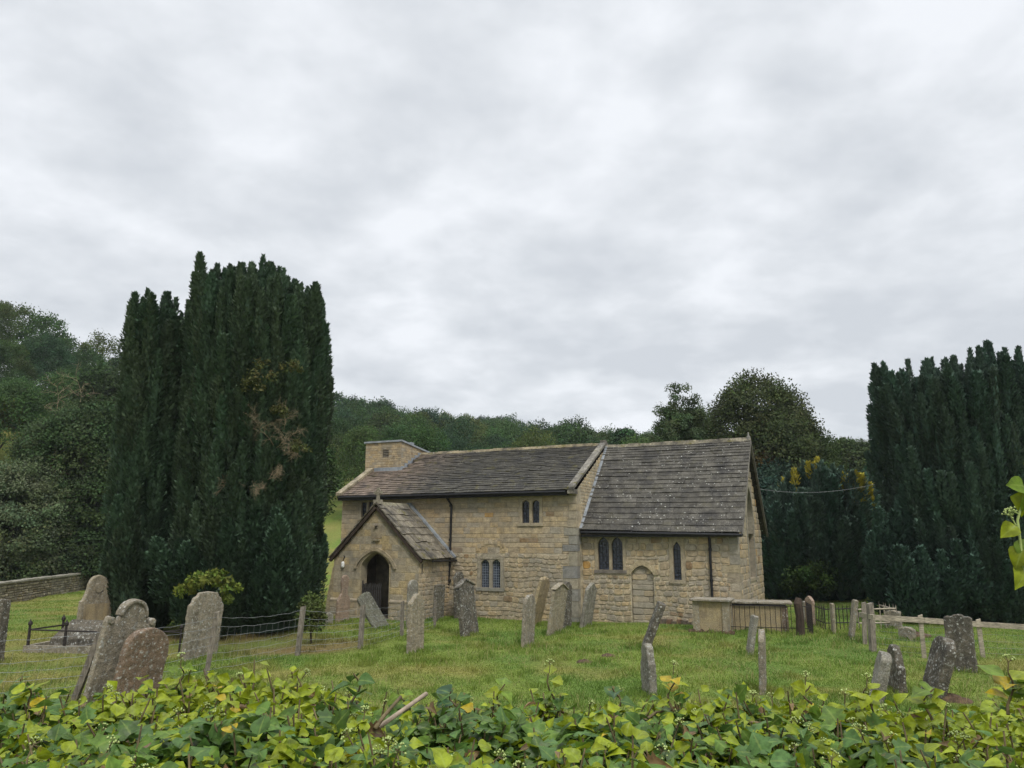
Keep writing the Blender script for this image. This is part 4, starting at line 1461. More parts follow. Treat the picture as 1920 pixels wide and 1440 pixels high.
gravestone(1563, 1188, 1133, 7, 'flat', G_BUFF, 'slim buff stone at the left end of the grave railing', 1, 15, 0.1, wfix=0.4)
gravestone(1596, 1198, 1128, 14, 'flat', G_GREY, 'tall thin stone leaning right in front of the grave railing', 10, 15, 0.12, wfix=0.4)
gravestone(1441, 1106, 1070, 9, 'round', G_BUFF, 'small distant round headed stone just right of the chancel', 0, 30, 0.12, wfix=0.45)
gravestone(1457, 1104, 1074, 7, 'flat', G_DARK, 'small distant dark stone in the shade right of the chancel', 0, 30, 0.12, wfix=0.4)
gravestone(1676, 1180, 1148, 22, 'broken', G_GREY, 'broken grey stone behind the wire under the right yew', 0, 60, 0.15, wfix=0.6)
gravestone(1702, 1200, 1176, 22, 'lowround', G_GREY, 'low grey stump of a stone behind the rail fence mesh', 0, 60, 0.2, wfix=0.5)


# ------------------------------------------------------------------ tombs
def slab_box(mb, cx, cy, lx, ly, z0, z1, tint, bev=0.0):
    mb.box(cx - lx / 2, cx + lx / 2, cy - ly / 2, cy + ly / 2, z0, z1, tint)


P = gp(1334, 1189)
t1 = empty('chest_tomb', (P[0] + 0.2, P[1] + 0.5, 0), -TH + rad(2))
top(t1, 'plain ochre chest tomb with thin overhanging slab in front of the chancel corner', 'tomb')
mb = MB()
mb.box(-0.58, 0.58, -0.4, 0.4, -0.2, 1.075)
mb.build('chest', G_OCHRE, t1)
for sx in (-1, 1):
    for sy in (-1, 1):
        mb = MB()
        mb.box(sx * 0.5 - 0.11, sx * 0.5 + 0.11, sy * 0.33 - 0.11, sy * 0.33 + 0.11, -0.2, 1.073)
        mb.build('pilaster', G_BUFF, t1)
pr = [(-0.56, -0.75), (-0.56, 0.75), (0.56, 0.75), (0.56, -0.75)]
o = plate('lid_slab', [(x, z) for x, z in [(-0.56, 1.08), (-0.56, 1.15), (0.56, 1.15), (0.56, 1.08)]], 1.42, G_GREY, t1, bevel=0.02)
mb = MB()
V, Fc = [], []
for i in range(25):
    x = -0.78 + i * 0.065
    V += [(x, -0.41, -0.1), (x, -0.41, 0.10 + rw.uniform(-0.03, 0.06)), (x, -0.50 + rw.uniform(-0.03, 0.02), 0.06 + rw.uniform(-0.03, 0.05)), (x, -0.60 + rw.uniform(-0.06, 0.05), -0.1)]
for i in range(24):
    for k in range(3):
        Fc.append((i * 4 + k, i * 4 + 4 + k, i * 4 + 5 + k, i * 4 + 1 + k))
mb.mesh(V, Fc)
mb.build('rubble', M_SOIL, t1)

P = gp(1430, 1188)
t2 = empty('chest_tomb', (P[0] + 0.2, P[1] + 1.15, 0), -TH + rad(9))
top(t2, 'long low ochre table tomb inside iron bars beside the chancel east end', 'tomb')
mb = MB()
mb.box(-1.02, 1.02, -0.42, 0.42, -0.2, 0.85)
mb.build('chest', G_OCHRE, t2)
for x in (-0.93, 0.93):
    mb = MB()
    mb.box(x - 0.1, x + 0.1, -0.45, -0.421, -0.2, 0.85)
    mb.build('pilaster', G_RED, t2)
plate('lid_slab', [(-0.56, 0.93), (-0.56, 1.01), (0.56, 1.01), (0.56, 0.93)], 2.4, G_GREY, t2, bevel=0.02)
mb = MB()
mb.box(-0.98, 0.98, -0.36, 0.36, 0.851, 0.928)  # near-black block painting the shade of the slot under the lid
mb.build('painted_shadow', M_DARK, t2)

P = gp(1450, 1190)
rl = empty('tomb_railing', (P[0] + 0.05, P[1] + 0.85, 0), -TH + rad(12))
top(rl, 'dark iron bars standing round the long low tomb', 'railing')
mb = MB()
mb2 = MB()
for i in range(17):
    x = -1.25 + i * 0.17
    mb.tube([(x, -0.55, -0.1), (x, -0.55, 0.98)], 0.011, 5)
for i in range(9):
    y = -0.55 + i * 0.17
    mb.tube([(1.47, y, -0.1), (1.47, y, 0.98)], 0.011, 5)
for z in (0.2, 0.92):
    mb2.tube([(-1.25, -0.55, z), (1.47, -0.55, z), (1.47, 0.81, z)], 0.013, 5)
mb.build('bars', M_OLDIRON, rl)
mb2.build('rails', M_OLDIRON, rl)

# chest tomb behind the tall shouldered stone on the left
P = gp(222, 1160)
t3 = empty('chest_tomb', (P[0], P[1] + 0.5, 0), -TH + rad(8))
top(t3, 'buff chest tomb with pale slab, in the shade of the left yew', 'tomb')
mb = MB()
mb.mesh([(-0.7, -0.4, -0.2), (0.75, -0.4, -0.2), (0.75, 0.4, -0.2), (-0.7, 0.4, -0.2), (-0.6, -0.33, 1.05), (0.45, -0.33, 1.05), (0.45, 0.33, 1.05), (-0.6, 0.33, 1.05)],
        [(0, 1, 5, 4), (1, 2, 6, 5), (2, 3, 7, 6), (3, 0, 4, 7), (4, 5, 6, 7)])
mb.build('chest', G_OCHRE, t3)
plate('lid_slab', [(-0.5, 1.055), (-0.5, 1.13), (0.5, 1.13), (0.5, 1.055)], 1.5, G_WHITE, t3, bevel=0.02)

# coped stone with kerb and iron rail
P = gp(125, 1222)
t4 = empty('coped_tomb', (P[0] + 0.2, P[1] + 0.5, 0), rad(-6))
top(t4, 'low dark coped tombstone crusted with lichen on a long kerb', 'tomb')
mb = MB()
V = []
for x, hw, zt_ in ((-0.75, 0.5, 0.42), (0.85, 0.5, 0.42)):
    V += [(x, -hw, 0.12), (x, hw, 0.12)]
V += [(-0.42, 0, 0.72), (0.65, 0, 0.70), (-0.72, -0.46, 0.3), (-0.72, 0.46, 0.3), (0.82, -0.46, 0.3), (0.82, 0.46, 0.3)]
mb.mesh(V, [(0, 2, 8, 6), (6, 8, 5, 4), (2, 3, 9, 8), (8, 9, 5), (3, 1, 7, 9), (9, 7, 4, 5), (1, 0, 6, 7), (7, 6, 4)])
co_st = mb.build('coped_stone', G_DARK, t4)
co_st.scale = (1.0, 1.0, 1.18)
mb = MB()
for (x0, x1, y0, y1) in ((-1.3, 1.3, -0.80, -0.65), (-1.3, 1.3, 0.65, 0.8), (-1.3, -1.15, -0.648, 0.648), (1.15, 1.3, -0.648, 0.648)):
    mb.box(x0, x1, y0, y1, -0.2, 0.19)
mb.build('kerb', G_GREY, t4)
ri = empty('grave_rail', (P[0] + 0.2, P[1] + 0.5, 0), rad(-6))
top(ri, 'rusted iron rail on short knobbed posts round the coped tomb', 'railing')
for (x, y) in ((-1.22, -0.72), (-0.1, -0.72), (-1.22, 0.72), (1.22, -0.72)):
    mb = MB()
    mb.tube([(x, y, 0.18), (x, y, 0.74), (x, y, 0.76), (x, y, 0.82), (x, y, 0.86), (x, y, 0.92)], [0.045, 0.035, 0.06, 0.06, 0.025, 0.005], 8)
    mb.build('post', M_OLDIRON, ri)
mb = MB()
mb.tube([(-1.22, -0.72, 0.62), (1.22, -0.72, 0.58)], 0.024, 6)
mb.tube([(-1.22, -0.72, 0.62), (-1.22, 0.72, 0.60)], 0.024, 6)
mb.tube([(-1.22, 0.72, 0.60), (1.22, 0.72, 0.6)], 0.024, 6)
mb.build('rails', M_OLDIRON, ri)
P = gp(322, 1222)
ri2 = empty('grave_rail', (P[0], P[1], 0), rad(10))
top(ri2, 'short bent iron rail on one post before the dark yew', 'railing')
mb = MB()
mb.tube([(0.2, 0, -0.1), (0.22, 0, 0.62), (0.22, 0, 0.66), (0.22, 0, 0.70), (0.22, 0, 0.76)], [0.03, 0.03, 0.055, 0.05, 0.005], 7)
mb.build('post', M_OLDIRON, ri2)
mb = MB()
mb.tube([(0.22, 0, 0.52), (-0.6, 0.1, 0.58), (-1.2, 0.2, 0.62)], 0.022, 6)
mb.tube([(0.22, 0, 0.6), (-0.6, 0.1, 0.52), (-1.2, 0.2, 0.44)], 0.016, 6)
mb.build('rails', M_OLDIRON, ri2)

# picket enclosure on the right
P = gp(1605, 1180)
pk = empty('picket_railing', (P[0], P[1] + 0.8, 0), -TH + rad(22))
top(pk, 'low rickety picket railing round a grave under the right yews', 'railing')
for (p0, p1, nb_, nm, mt) in (((-1.0, -0.7), (0.2, -0.7), 10, 'iron_pickets', M_OLDIRON), ((-1.0, -0.7), (-1.0, 0.7), 9, 'iron_pickets', M_OLDIRON),
                              ((0.2, -0.7), (1.55, -0.7), 8, 'wooden_pickets', M_PALEWOOD), ((1.55, -0.7), (1.55, 0.7), 6, 'wooden_pickets', M_WOOD)):
    mb = MB()
    for i in range(nb_):
        f = i / (nb_ - 1)
        x, y = p0[0] + (p1[0] - p0[0]) * f, p0[1] + (p1[1] - p0[1]) * f
        j = rw.uniform(-0.03, 0.03)
        mb.tube([(x, y, -0.1), (x + j, y, 0.75), (x + j, y, 0.86)], [0.017, 0.015, 0.003], 5)
    for z in (0.2, 0.68):
        mb.tube([(p0[0], p0[1], z), (p1[0], p1[1], z + 0.04)], 0.02 if mt is M_OLDIRON else 0.032, 5)
    mb.build(nm, mt, pk)

# dark gatepost, leaning posts at the nave wall
P = gp(1501, 1190)
mb = MB()
mb.tube([(0, 0, -0.3), (0.02, 0, 0.6), (-0.02, 0, 1.02), (0.03, 0.02, 1.2)], [0.16, 0.145, 0.15, 0.10], 8)
o = mb.build('gatepost', M_DARKPOST)
o.location = P
top(o, 'short thick dark wooden gatepost right of the railed tomb', 'post')
for px, lab in ((911, 'thin grey timber stood against the nave wall, left one under the low window'), (939, 'thin grey timber stood against the nave wall, right one under the low window')):
    P = gp(px, 1152)
    mb = MB()
    mb.box(-0.07, 0.07, -0.05, 0.05, -0.2, 0.78)
    o = mb.build('timber_post', M_WOOD)
    o.location = P
    o.rotation_euler = (0, rad(2), -TH)
    top(o, lab, 'post', 'timbers against the nave wall')

# molehills and bare soil heaps
for px, py, r_, lab in ((1095, 1243, 0.26, 'dark molehill in the open grass before the nave, nearer one'), (1140, 1232, 0.24, 'flatter molehill just behind the other in the grass'),
                        (1832, 1252, 0.34, 'brown soil heap at the foot of the wide dark headstone'), (1782, 1310, 0.42, 'bare soil bank beside the thick leaning headstone'), (1718, 1192, 0.5, 'pale dry earth mound behind the rail fence')):
    P = gp(px, py)
    P[2] = float(ground_z(P[0], P[1])) - 0.02
    mb = MB()
    V, Fc = [], []
    nr, na = 6, 18
    for i in range(nr + 1):
        f = i / nr
        for k in range(na):
            q = 2 * PI * k / na
            r2 = r_ * f * (1 + 0.15 * math.sin(3 * q + px) + rw.uniform(-0.06, 0.06))
            V.append((r2 * math.cos(q), r2 * math.sin(q), 0.34 * r_ * (1 - f) ** 1.0 * (1 + f) + rw.uniform(-0.02, 0.02) * (1 if f < 0.95 else 0)))
    for i in range(nr):
        for k in range(na):
            Fc.append((i * na + k, i * na + (k + 1) % na, (i + 1) * na + (k + 1) % na, (i + 1) * na + k))
    mb.mesh(V, Fc)
    o = mb.build('soil_mound', M_SOIL, smooth=True)
    o.location = P
    top(o, lab, 'molehill', 'heaps of bare soil in the grass')

# ------------------------------------------------------------------ fences
def fence_post(mb, P, h, lean, r=0.05, v=(0, 1)):
    M = Matrix.Translation(P) @ Matrix.Rotation(rad(lean), 4, Vector((v[0], v[1], 0))) @ Matrix.Rotation(rw.uniform(-0.4, 0.4), 4, 'Z')
    n = 5
    V, Fc = [], []
    for i in range(n + 1):
        z = -0.3 + (h + 0.3) * i / n
        for sx, sy in ((-1, -1), (1, -1), (1, 1), (-1, 1)):
            V.append(M @ Vector((sx * r * (1 + rw.uniform(-0.06, 0.06)), sy * r * (1 + rw.uniform(-0.06, 0.06)), z + (0.02 * sx if i == n else 0))))
    for i in range(n):
        for k in range(4):
            Fc.append((i * 4 + k, i * 4 + (k + 1) % 4, (i + 1) * 4 + (k + 1) % 4, (i + 1) * 4 + k))
    Fc.append((n * 4, n * 4 + 1, n * 4 + 2, n * 4 + 3))
    mb.mesh(V, Fc)
    return M


wf = empty('wire_fence', tuple(gp(558, 1228)))
top(wf, 'sagging galvanised wire stock fence on weathered posts left of the church', 'fence')
O = Vector(gp(558, 1228))
posts = [(-150, 1330, 1.35, 0), (140, 1312, 1.5, 17), (387, 1264, 1.45, 6), (558, 1228, 1.32, 4), (675, 1218, 1.26, 2), (753, 1195, 1.15, 0), (815, 1180, 1.0, 0)]
frames = []
for i, (px, py, h, ln) in enumerate(posts):
    P = Vector(gp(px, py)) - O
    mb = MB()
    frames.append(fence_post(mb, P, h, ln, 0.058 if i < 5 else 0.045))
    mb.build('post', M_WOOD, wf)
mb = MB()
for i in range(len(posts) - 1):
    h0, h1 = posts[i][2], posts[i + 1][2]
    nw = 7
    rows = []
    for k in range(nw):
        f = [0.08, 0.2, 0.33, 0.47, 0.61, 0.76, 0.92][k]
        a = frames[i] @ Vector((0, -0.06, f * h0))
        b = frames[i + 1] @ Vector((0, -0.06, f * h1))
        sag = 0.07 * (1 + 0.3 * math.sin(k * 2.1 + i))
        pts = []
        for q in range(13):
            t = q / 12
            p = a.lerp(b, t)
            p.z -= sag * 4 * t * (1 - t) * (0.5 + 0.5 * f) + 0.012 * math.sin(q * 2.3 + k * 1.7)
            pts.append(p)
        rows.append(pts)
        mb.tube(pts, 0.0036, 4, cap=False)
    ln = (frames[i].translation - frames[i + 1].translation).length
    nv_ = int(ln / 0.24)
    for q in range(1, nv_):
        t = q / nv_ * 12
        j, ft = int(t), t - int(t)
        pts = [r_[j].lerp(r_[min(j + 1, 12)], ft) + Vector((rw.uniform(-0.012, 0.012), 0, 0)) for r_ in rows[:-1]]
        mb.tube(pts, 0.002, 4, cap=False)
mb.build('wire_mesh', M_WIRE, wf)

rf = empty('rail_fence', tuple(gp(1733, 1233)))
top(rf, 'pale wooden post and rail fence with wire netting at the right', 'fence')
O = Vector(gp(1733, 1233))
rp = [(1622, 1208, 1.25, 3, 0.06), (1637, 1222, 1.35, 1, 0.075), (1733, 1233, 1.12, 0, 0.055), (1843, 1232, 1.0, -1, 0.055), (1990, 1236, 1.05, 0, 0.055)]
frames = []
for (px, py, h, ln, r_) in rp:
    P = Vector(gp(px, py)) - O
    mb = MB()
    frames.append(fence_post(mb, P, h, ln, r_))
    mb.build('post', M_WOOD if r_ > 0.056 else M_PALEWOOD, rf)
rail_pts = [Vector(at(px, py, Y)) - O for px, py, Y in ((1612, 1152, 25.6), (1640, 1158, 22.3), (1733, 1163, gp(1733, 1233)[1] - 0.07), (1843, 1171, gp(1843, 1232)[1] - 0.07), (1990, 1180, gp(1990, 1236)[1] - 0.07))]
for a, b in zip(rail_pts, rail_pts[1:]):
    mb = MB()
    d = (b - a)
    M = Matrix.Translation(a) @ d.to_track_quat('X', 'Z').to_matrix().to_4x4()
    mb.box(0.003, d.length - 0.003, -0.03, 0.03, -0.07, 0.07, M=M)
    mb.build('rail', M_PALEWOOD, rf)
mb = MB()
for i in range(1, 4):
    A, B = frames[i].translation, frames[i + 1].translation
    rows = []
    for f in (0.1, 0.25, 0.42, 0.6, 0.8):
        pts = [A.lerp(B, q / 10) + Vector((0, 0.06, f * 1.0 - 0.015 * math.sin(PI * q / 10))) for q in range(11)]
        rows.append(pts)
        mb.tube(pts, 0.0024, 4, cap=False)
    nv_ = int((A - B).length / 0.2)
    for q in range(1, nv_):
        p = A.lerp(B, q / nv_)
        mb.tube([p + Vector((0, 0.06, 0.1)), p + Vector((0, 0.06, 0.8))], 0.0016, 4, cap=False)
mb.build('wire_mesh', M_WIRE, rf)

# ------------------------------------------------------------------ dry stone wall at the left
P0, P1 = gp(-90, 1150), gp(152, 1107)
P0, P1 = Vector(P0), Vector(P1)
Ld = (P1 - P0).length
ang_w = math.atan2(P1.y - P0.y, P1.x - P0.x)
dw = empty('dry_stone_wall', tuple(P0), ang_w)
top(dw, 'mossy dry stone boundary wall at the far left below the trees', 'wall')
mb = MB()
Lw = Ld + 8
mb.box(-8, Lw, 0.03, 0.45, -0.3, 0.98, (0.10, 0.085, 0.06))
for k in (0,):
    stones(mb, lambda u, z, d: (u, 0.03 - d, z), -0.2, 1.0, lambda z: -8, lambda z: Lw, (), (0.09, 0.2), (0.15, 0.48), 0.03, 0.05, 0.022, None, 0.3,
           lambda: tuple(np.array(rw.choice(((0.27, 0.235, 0.165), (0.21, 0.185, 0.14), (0.32, 0.275, 0.195), (0.17, 0.15, 0.09), (0.25, 0.2, 0.12)))) * rw.uniform(0.75, 1.2)))
mb.build('walling', M_STONE, dw)
mb = MB()
u = -8
while u < Lw:
    q = rw.uniform(0.35, 0.8)
    mb.box(u, u + q - 0.012, -0.08, 0.5, 0.985 + rw.uniform(-0.01, 0.01), 1.08 + rw.uniform(-0.02, 0.02), (0.24, 0.225, 0.18))
    u += q
mb.build('coping_stones', M_STONE, dw)

# ------------------------------------------------------------------ trees
def rnd_dirs(rs, n):
    v = rs.normal(size=(n, 3))
    return unit(v)


def crown_leaves(rs, rx, ry, rz, clumps, per, leaf, cr_=0.32, shell=0.62, lobes=5, tint=(0.06, 0.09, 0.03), var=0.35, droop=0.0, gap=0.0):
    """leaf clumps spread through an uneven crown centred on the origin -> P, D, N, L, W, T"""
    d = rnd_dirs(rs, clumps)
    d[:, 2] = np.where(d[:, 2] < -0.55, -d[:, 2], d[:, 2])
    lob = rnd_dirs(rs, lobes)
    infl = np.max(np.clip(d @ lob.T, 0, 1) ** 3, axis=1)
    rad_ = (shell + (1 - shell) * rs.rand(clumps) ** 0.5) * (0.74 + 0.34 * infl)
    cen = d * rad_[:, None] * np.array([rx, ry, rz])
    csz = cr_ * (rx + rz) * 0.5 * rs.uniform(0.55, 1.25, clumps)
    ct = np.array(tint)[None] * (1 + var * rs.uniform(-1, 1, (clumps, 1))) * np.array([1, 1, 1]) * (1 + 0.12 * rs.uniform(-1, 1, (clumps, 3)))
    n = clumps * per
    ci = np.repeat(np.arange(clumps), per)
    e_ = rnd_dirs(rs, n)
    rr = rs.rand(n, 1) ** 0.4
    P = cen[ci] + e_ * rr * csz[ci][:, None] * np.array([1, 1, 0.8])
    out = unit(e_ * 0.7 + d[ci] * 0.5)
    D = unit(rnd_dirs(rs, n) + out * 0.5 + np.array([0, 0, -droop]))
    N = unit(out + rnd_dirs(rs, n) * 0.42 + np.array([0, 0, 0.45]))
    L = leaf * rs.uniform(0.7, 1.4, n)
    W = L * rs.uniform(0.45, 0.8, n)
    T = ct[ci] * rs.uniform(0.85, 1.17, (n, 1))
    return P, D, N, L, W, T


def leaf_obj(name, arrs, mat, parent=None):
    P, D, N, L, W, T = [np.concatenate(x) for x in zip(*arrs)]
    V, F = leaf_quads(P, D, N, L, W)
    return np_mesh(name, V, F, mat, T, parent)


def limb_mesh(mb, rs, base, h, r, spread, n=6):
    b = np.array(base, float)
    topp = b + np.array([0, 0, h * 0.75])
    mb.tube([b + [0, 0, -0.3], b + [0.03 * h * rs.uniform(-1, 1), 0.03 * h * rs.uniform(-1, 1), h * 0.35], topp], [r, r * 0.75, r * 0.25], 8)
    for i in range(n):
        z = h * rs.uniform(0.25, 0.6)
        q = rs.uniform(0, 2 * PI)
        p0 = b + [0, 0, z]
        p2 = b + [math.cos(q) * spread * 0.8, math.sin(q) * spread * 0.8, z + h * rs.uniform(0.1, 0.35)]
        p1 = (p0 + p2) / 2 + [0, 0, 0.05 * h]
        mb.tube([p0, p1, p2], [r * 0.45, r * 0.3, r * 0.1], 6)


def tree(name, label, loc, h, rx, ry, rz, zc, clumps, per, leaf, tint, seed, group=None, cat='tree', mat=None, trunk=0.25, twotone=None, **kw):
    rs = np.random.RandomState(seed)
    t = empty(name, tuple(loc))
    top(t, label, cat, group)
    mb = MB()
    limb_mesh(mb, rs, (0, 0, 0), zc + rz * 0.6, trunk, max(rx, ry))
    mb.build('trunk', M_BARK, t, True)
    A = [crown_leaves(rs, rx, ry, rz, clumps, per, leaf, tint=tint, **kw)]
    A[0][0][:, 2] += zc
    # sparse inner foliage keeps the middle of the crown closed
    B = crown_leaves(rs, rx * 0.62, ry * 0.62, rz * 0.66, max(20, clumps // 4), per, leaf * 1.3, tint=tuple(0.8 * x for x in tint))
    B[0][:, 2] += zc
    A.append(B)
    if twotone:
        for (dx, dy, dz, r3, cl, tt) in twotone:
            Q = crown_leaves(rs, r3[0], r3[1], r3[2], cl, per, leaf, tint=tt)
            Q[0][:, :] += np.array([dx, dy, dz])
            A.append(Q)
    leaf_obj('crown', A, mat or M_FAR, t)
    return t


def plume(rs, base, tip, R, dens, leaf, tint, up=0.8, prof=0.8):
    """one upright yew plume: needle tufts on a spindle, denser and paler towards the tip"""
    base, tip = np.array(base), np.array(tip)
    ax = tip - base
    L_ = np.linalg.norm(ax)
    ax = ax / L_
    n = max(60, int(dens * 2 * PI * R * L_ * 0.62))
    u = rs.rand(n) ** 0.9
    a = rs.uniform(0, 2 * PI, n)
    x = unit(np.cross(ax, [0.31, 0.95, 0.05]))
    y = np.cross(ax, x)
    rd = np.cos(a)[:, None] * x + np.sin(a)[:, None] * y
    ph = rs.uniform(0, 6.28, 3)
    r = R * np.clip((0.45 + 0.55 * np.minimum(u / 0.3, 1)), 0, 1) * (1 - u ** 1.9) ** prof
    r = r * (1 + 0.16 * np.sin(a * 3 + ph[0] + u * 5) + 0.12 * np.sin(u * L_ * 5.0 + ph[1] + a * 2)) * rs.uniform(0.72, 1.06, n)
    P = base + ax * (u * L_)[:, None] + rd * r[:, None]
    D = unit(ax * up + rd * 0.55 + rnd_dirs(rs, n) * 0.35)
    N = unit(rd + rnd_dirs(rs, n) * 0.45)
    Ls = leaf * rs.uniform(0.7, 1.45, n)
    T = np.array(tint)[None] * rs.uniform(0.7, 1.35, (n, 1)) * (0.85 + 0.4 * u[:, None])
    return P, D, N, Ls, Ls * rs.uniform(0.38, 0.6, n), T


def spindle(mb, base, tip, R, tint):
    b, t = Vector(base), Vector(tip)
    us_ = (0.0, 0.15, 0.4, 0.65, 0.85, 0.97)
    mb.tube([b.lerp(t, q) for q in us_], [max(0.02, 0.66 * R * (0.45 + 0.55 * min(q / 0.3, 1)) * (1 - q ** 1.9) ** 0.85) for q in us_], 7, tint)


YEW = (0.048, 0.085, 0.050)


def fastigiate(name, label, cx, cy, lobes, dens, leaf, seed, tint=None, z_lo=0.1, rmin=0.24, rmax=0.42, gold=None):
    """a clump of upright plumes; lobes = (x0, y0, rx, ry, top height as a function of x, inner plumes, flank plumes)"""
    rs = np.random.RandomState(seed)
    tint = tint or YEW
    t = empty(name, (cx, cy, 0))
    top(t, label, 'tree')
    A = []
    core = MB()

    def shade(a, b):
        return tuple(np.array(tint) * rs.uniform(a, b) * np.array([1 + 0.28 * rs.rand(), 1, 1]))
    for (x0, y0, rx, ry, topf, n_in, n_out) in lobes:
        for i in range(n_in):
            q = rs.uniform(0, 2 * PI)
            rho = math.sqrt(rs.rand())
            x, y = rx * 0.93 * rho * math.cos(q), ry * 0.93 * rho * math.sin(q)
            ht = topf(x0 + x) - 0.3 - 0.45 * ry * (y / ry) ** 2 + rs.uniform(-1.3, -0.15)
            R = rs.uniform(rmin, rmax)
            L_ = rs.uniform(4.0, 6.5) if rho < 0.7 else rs.uniform(5, 8)
            z0 = max(z_lo, ht - L_)
            tc = shade(0.78, 1.22)
            A.append(plume(rs, (x0 + x * 0.94, y0 + y * 0.94, z0), (x0 + x, y0 + y, ht), R, dens, leaf, tc))
            spindle(core, (x0 + x * 0.94, y0 + y * 0.94, z0), (x0 + x, y0 + y, ht - 0.25), R, tint)
        for i in range(int(n_in * 0.9)):          # thin leaders that make the serrated top
            q = rs.uniform(0, 2 * PI)
            rho = math.sqrt(rs.rand())
            x, y = rx * 0.98 * rho * math.cos(q), ry * 0.95 * rho * math.sin(q)
            ht = topf(x0 + x) - 0.3 - 0.38 * ry * (y / ry) ** 2 + rs.uniform(-1.1, 0.25)
            tg = gold(x0 + x, ht, rs) if gold else None
            A.append(plume(rs, (x0 + x, y0 + y, ht - (rs.uniform(0.7, 1.2) if tg else rs.uniform(1.8, 3.2))), (x0 + x + rs.uniform(-0.06, 0.06), y0 + y, ht), rs.uniform(0.13, 0.24), dens * 1.15, leaf * 0.9, tg or shade(0.85, 1.2), 0.9))
        for i in range(n_out):                    # shorter plumes over the whole flank
            q = rs.uniform(0, 2 * PI) if rs.rand() < 0.35 else rs.uniform(PI, 2 * PI)
            x = rx * math.cos(q)
            y = ry * math.sin(q)
            hm = topf(x0 + x) - 0.45 * ry * math.sin(q) ** 2
            z0 = z_lo + (hm - 2.0) * rs.rand() ** 1.15
            L_ = rs.uniform(1.4, 3.0)
            zt_ = min(z0 + L_, hm + 0.1)
            k = 0.86 + 0.1 * rs.rand()
            kb = k * (0.93 + 0.07 * min(1, z0 / 2.0))
            o_ = 0.06 * rs.uniform(-1, 1)
            R = rs.uniform(rmin * 0.75, rmax * 0.9)
            tg = gold(x0 + x, zt_, rs) if gold else None
            if tg:
                z0 = zt_ - 1.0
            tc = tg or shade(0.75, 1.3)
            A.append(plume(rs, (x0 + x * kb, y0 + y * kb, z0), (x0 + x * (k + 0.1 + o_), y0 + y * (k + 0.1 + o_), zt_), R, dens, leaf, tc))
            spindle(core, (x0 + x * kb, y0 + y * kb, z0), (x0 + x * (k + 0.09), y0 + y * (k + 0.09), zt_ - 0.15), R, tint)
        # solid heart of twigs and old needles
        n, m_ = 10, 20
        V, Fc = [], []
        for i in range(n + 1):
            f = i / n
            for k in range(m_):
                q = 2 * PI * k / m_
                x, y = rx * 0.78 * math.cos(q), ry * 0.78 * math.sin(q)
                hh = max(0.5, topf(x0 + x) - 2.8)
                sh = 1.0 if f < 0.85 else 1 - (f - 0.85) * 5
                V.append((x0 + x * sh, y0 + y * sh, z_lo + hh * f))
        for i in range(n):
            for k in range(m_):
                Fc.append((i * m_ + k, i * m_ + (k + 1) % m_, (i + 1) * m_ + (k + 1) % m_, (i + 1) * m_ + k))
        Fc.append(tuple(n * m_ + k for k in range(m_)))
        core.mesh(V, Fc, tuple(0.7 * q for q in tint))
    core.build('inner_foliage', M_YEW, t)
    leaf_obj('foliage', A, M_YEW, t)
    mb = MB()
    limb_mesh(mb, rs, (0, 0, 0), 5.0, 0.45, lobes[0][2] * 0.5, 5)
    mb.build('trunk', M_BARK, t, True)
    return t


def twigs(mb, rs, p, d, L_, r, depth):
    p = np.array(p, float)
    d = unit(np.array(d, float))
    pts = [p]
    for i in range(4):
        d = unit(d + rs.normal(size=3) * 0.22)
        pts.append(pts[-1] + d * L_ / 4)
    mb.tube(pts, [r, r * 0.85, r * 0.7, r * 0.55, r * 0.4], 4, cap=False)
    if depth > 0:
        for i in range(1, 5):
            for k in range(2):
                nd = unit(d + rs.normal(size=3) * 0.75)
                twigs(mb, rs, pts[i], nd, L_ * rs.uniform(0.35, 0.6), r * 0.55, depth - 1)


# big yew at the left
YC = at(432, 1190, 28.6)
sc_y = 28.6 / 1450 * 1.02
hx = [(240, 660), (262, 615), (300, 553), (325, 560), (348, 625), (362, 560), (382, 505), (405, 488), (432, 484), (470, 500), (500, 488), (530, 508), (560, 512), (590, 540), (608, 570), (624, 630)]
hX = [(at(px, 700, 28.6)[0] - YC[0]) for px, _ in hx]
hZ = [at(432, py, 28.6)[2] for _, py in hx]
topL = lambda x: float(np.interp(x, hX, hZ))
X_ = lambda px: at(px, 700, 28.6)[0] - YC[0]
topB = lambda x: float(np.interp(x, [X_(236), X_(250), X_(300), X_(325), X_(352)], [at(432, q, 28.6)[2] for q in (660, 622, 556, 552, 600)]))
topC = lambda x: float(np.interp(x, [X_(190), X_(230), X_(290), X_(340)], [at(432, q, 28.6)[2] for q in (1010, 930, 850, 800)]))
yewL = fastigiate('yew_tree', 'huge dark columnar yew of many upright plumes left of the church', YC[0], YC[1],
                  [((X_(350) + X_(622)) / 2, 0.0, (X_(622) - X_(350)) / 2 - 0.28, 2.7, topL, 140, 340), (X_(317), -0.6, 0.88, 1.8, topB, 36, 115), (X_(300), 0.2, 0.85, 1.6, topC, 16, 80)],
                  400, 0.14, 21)
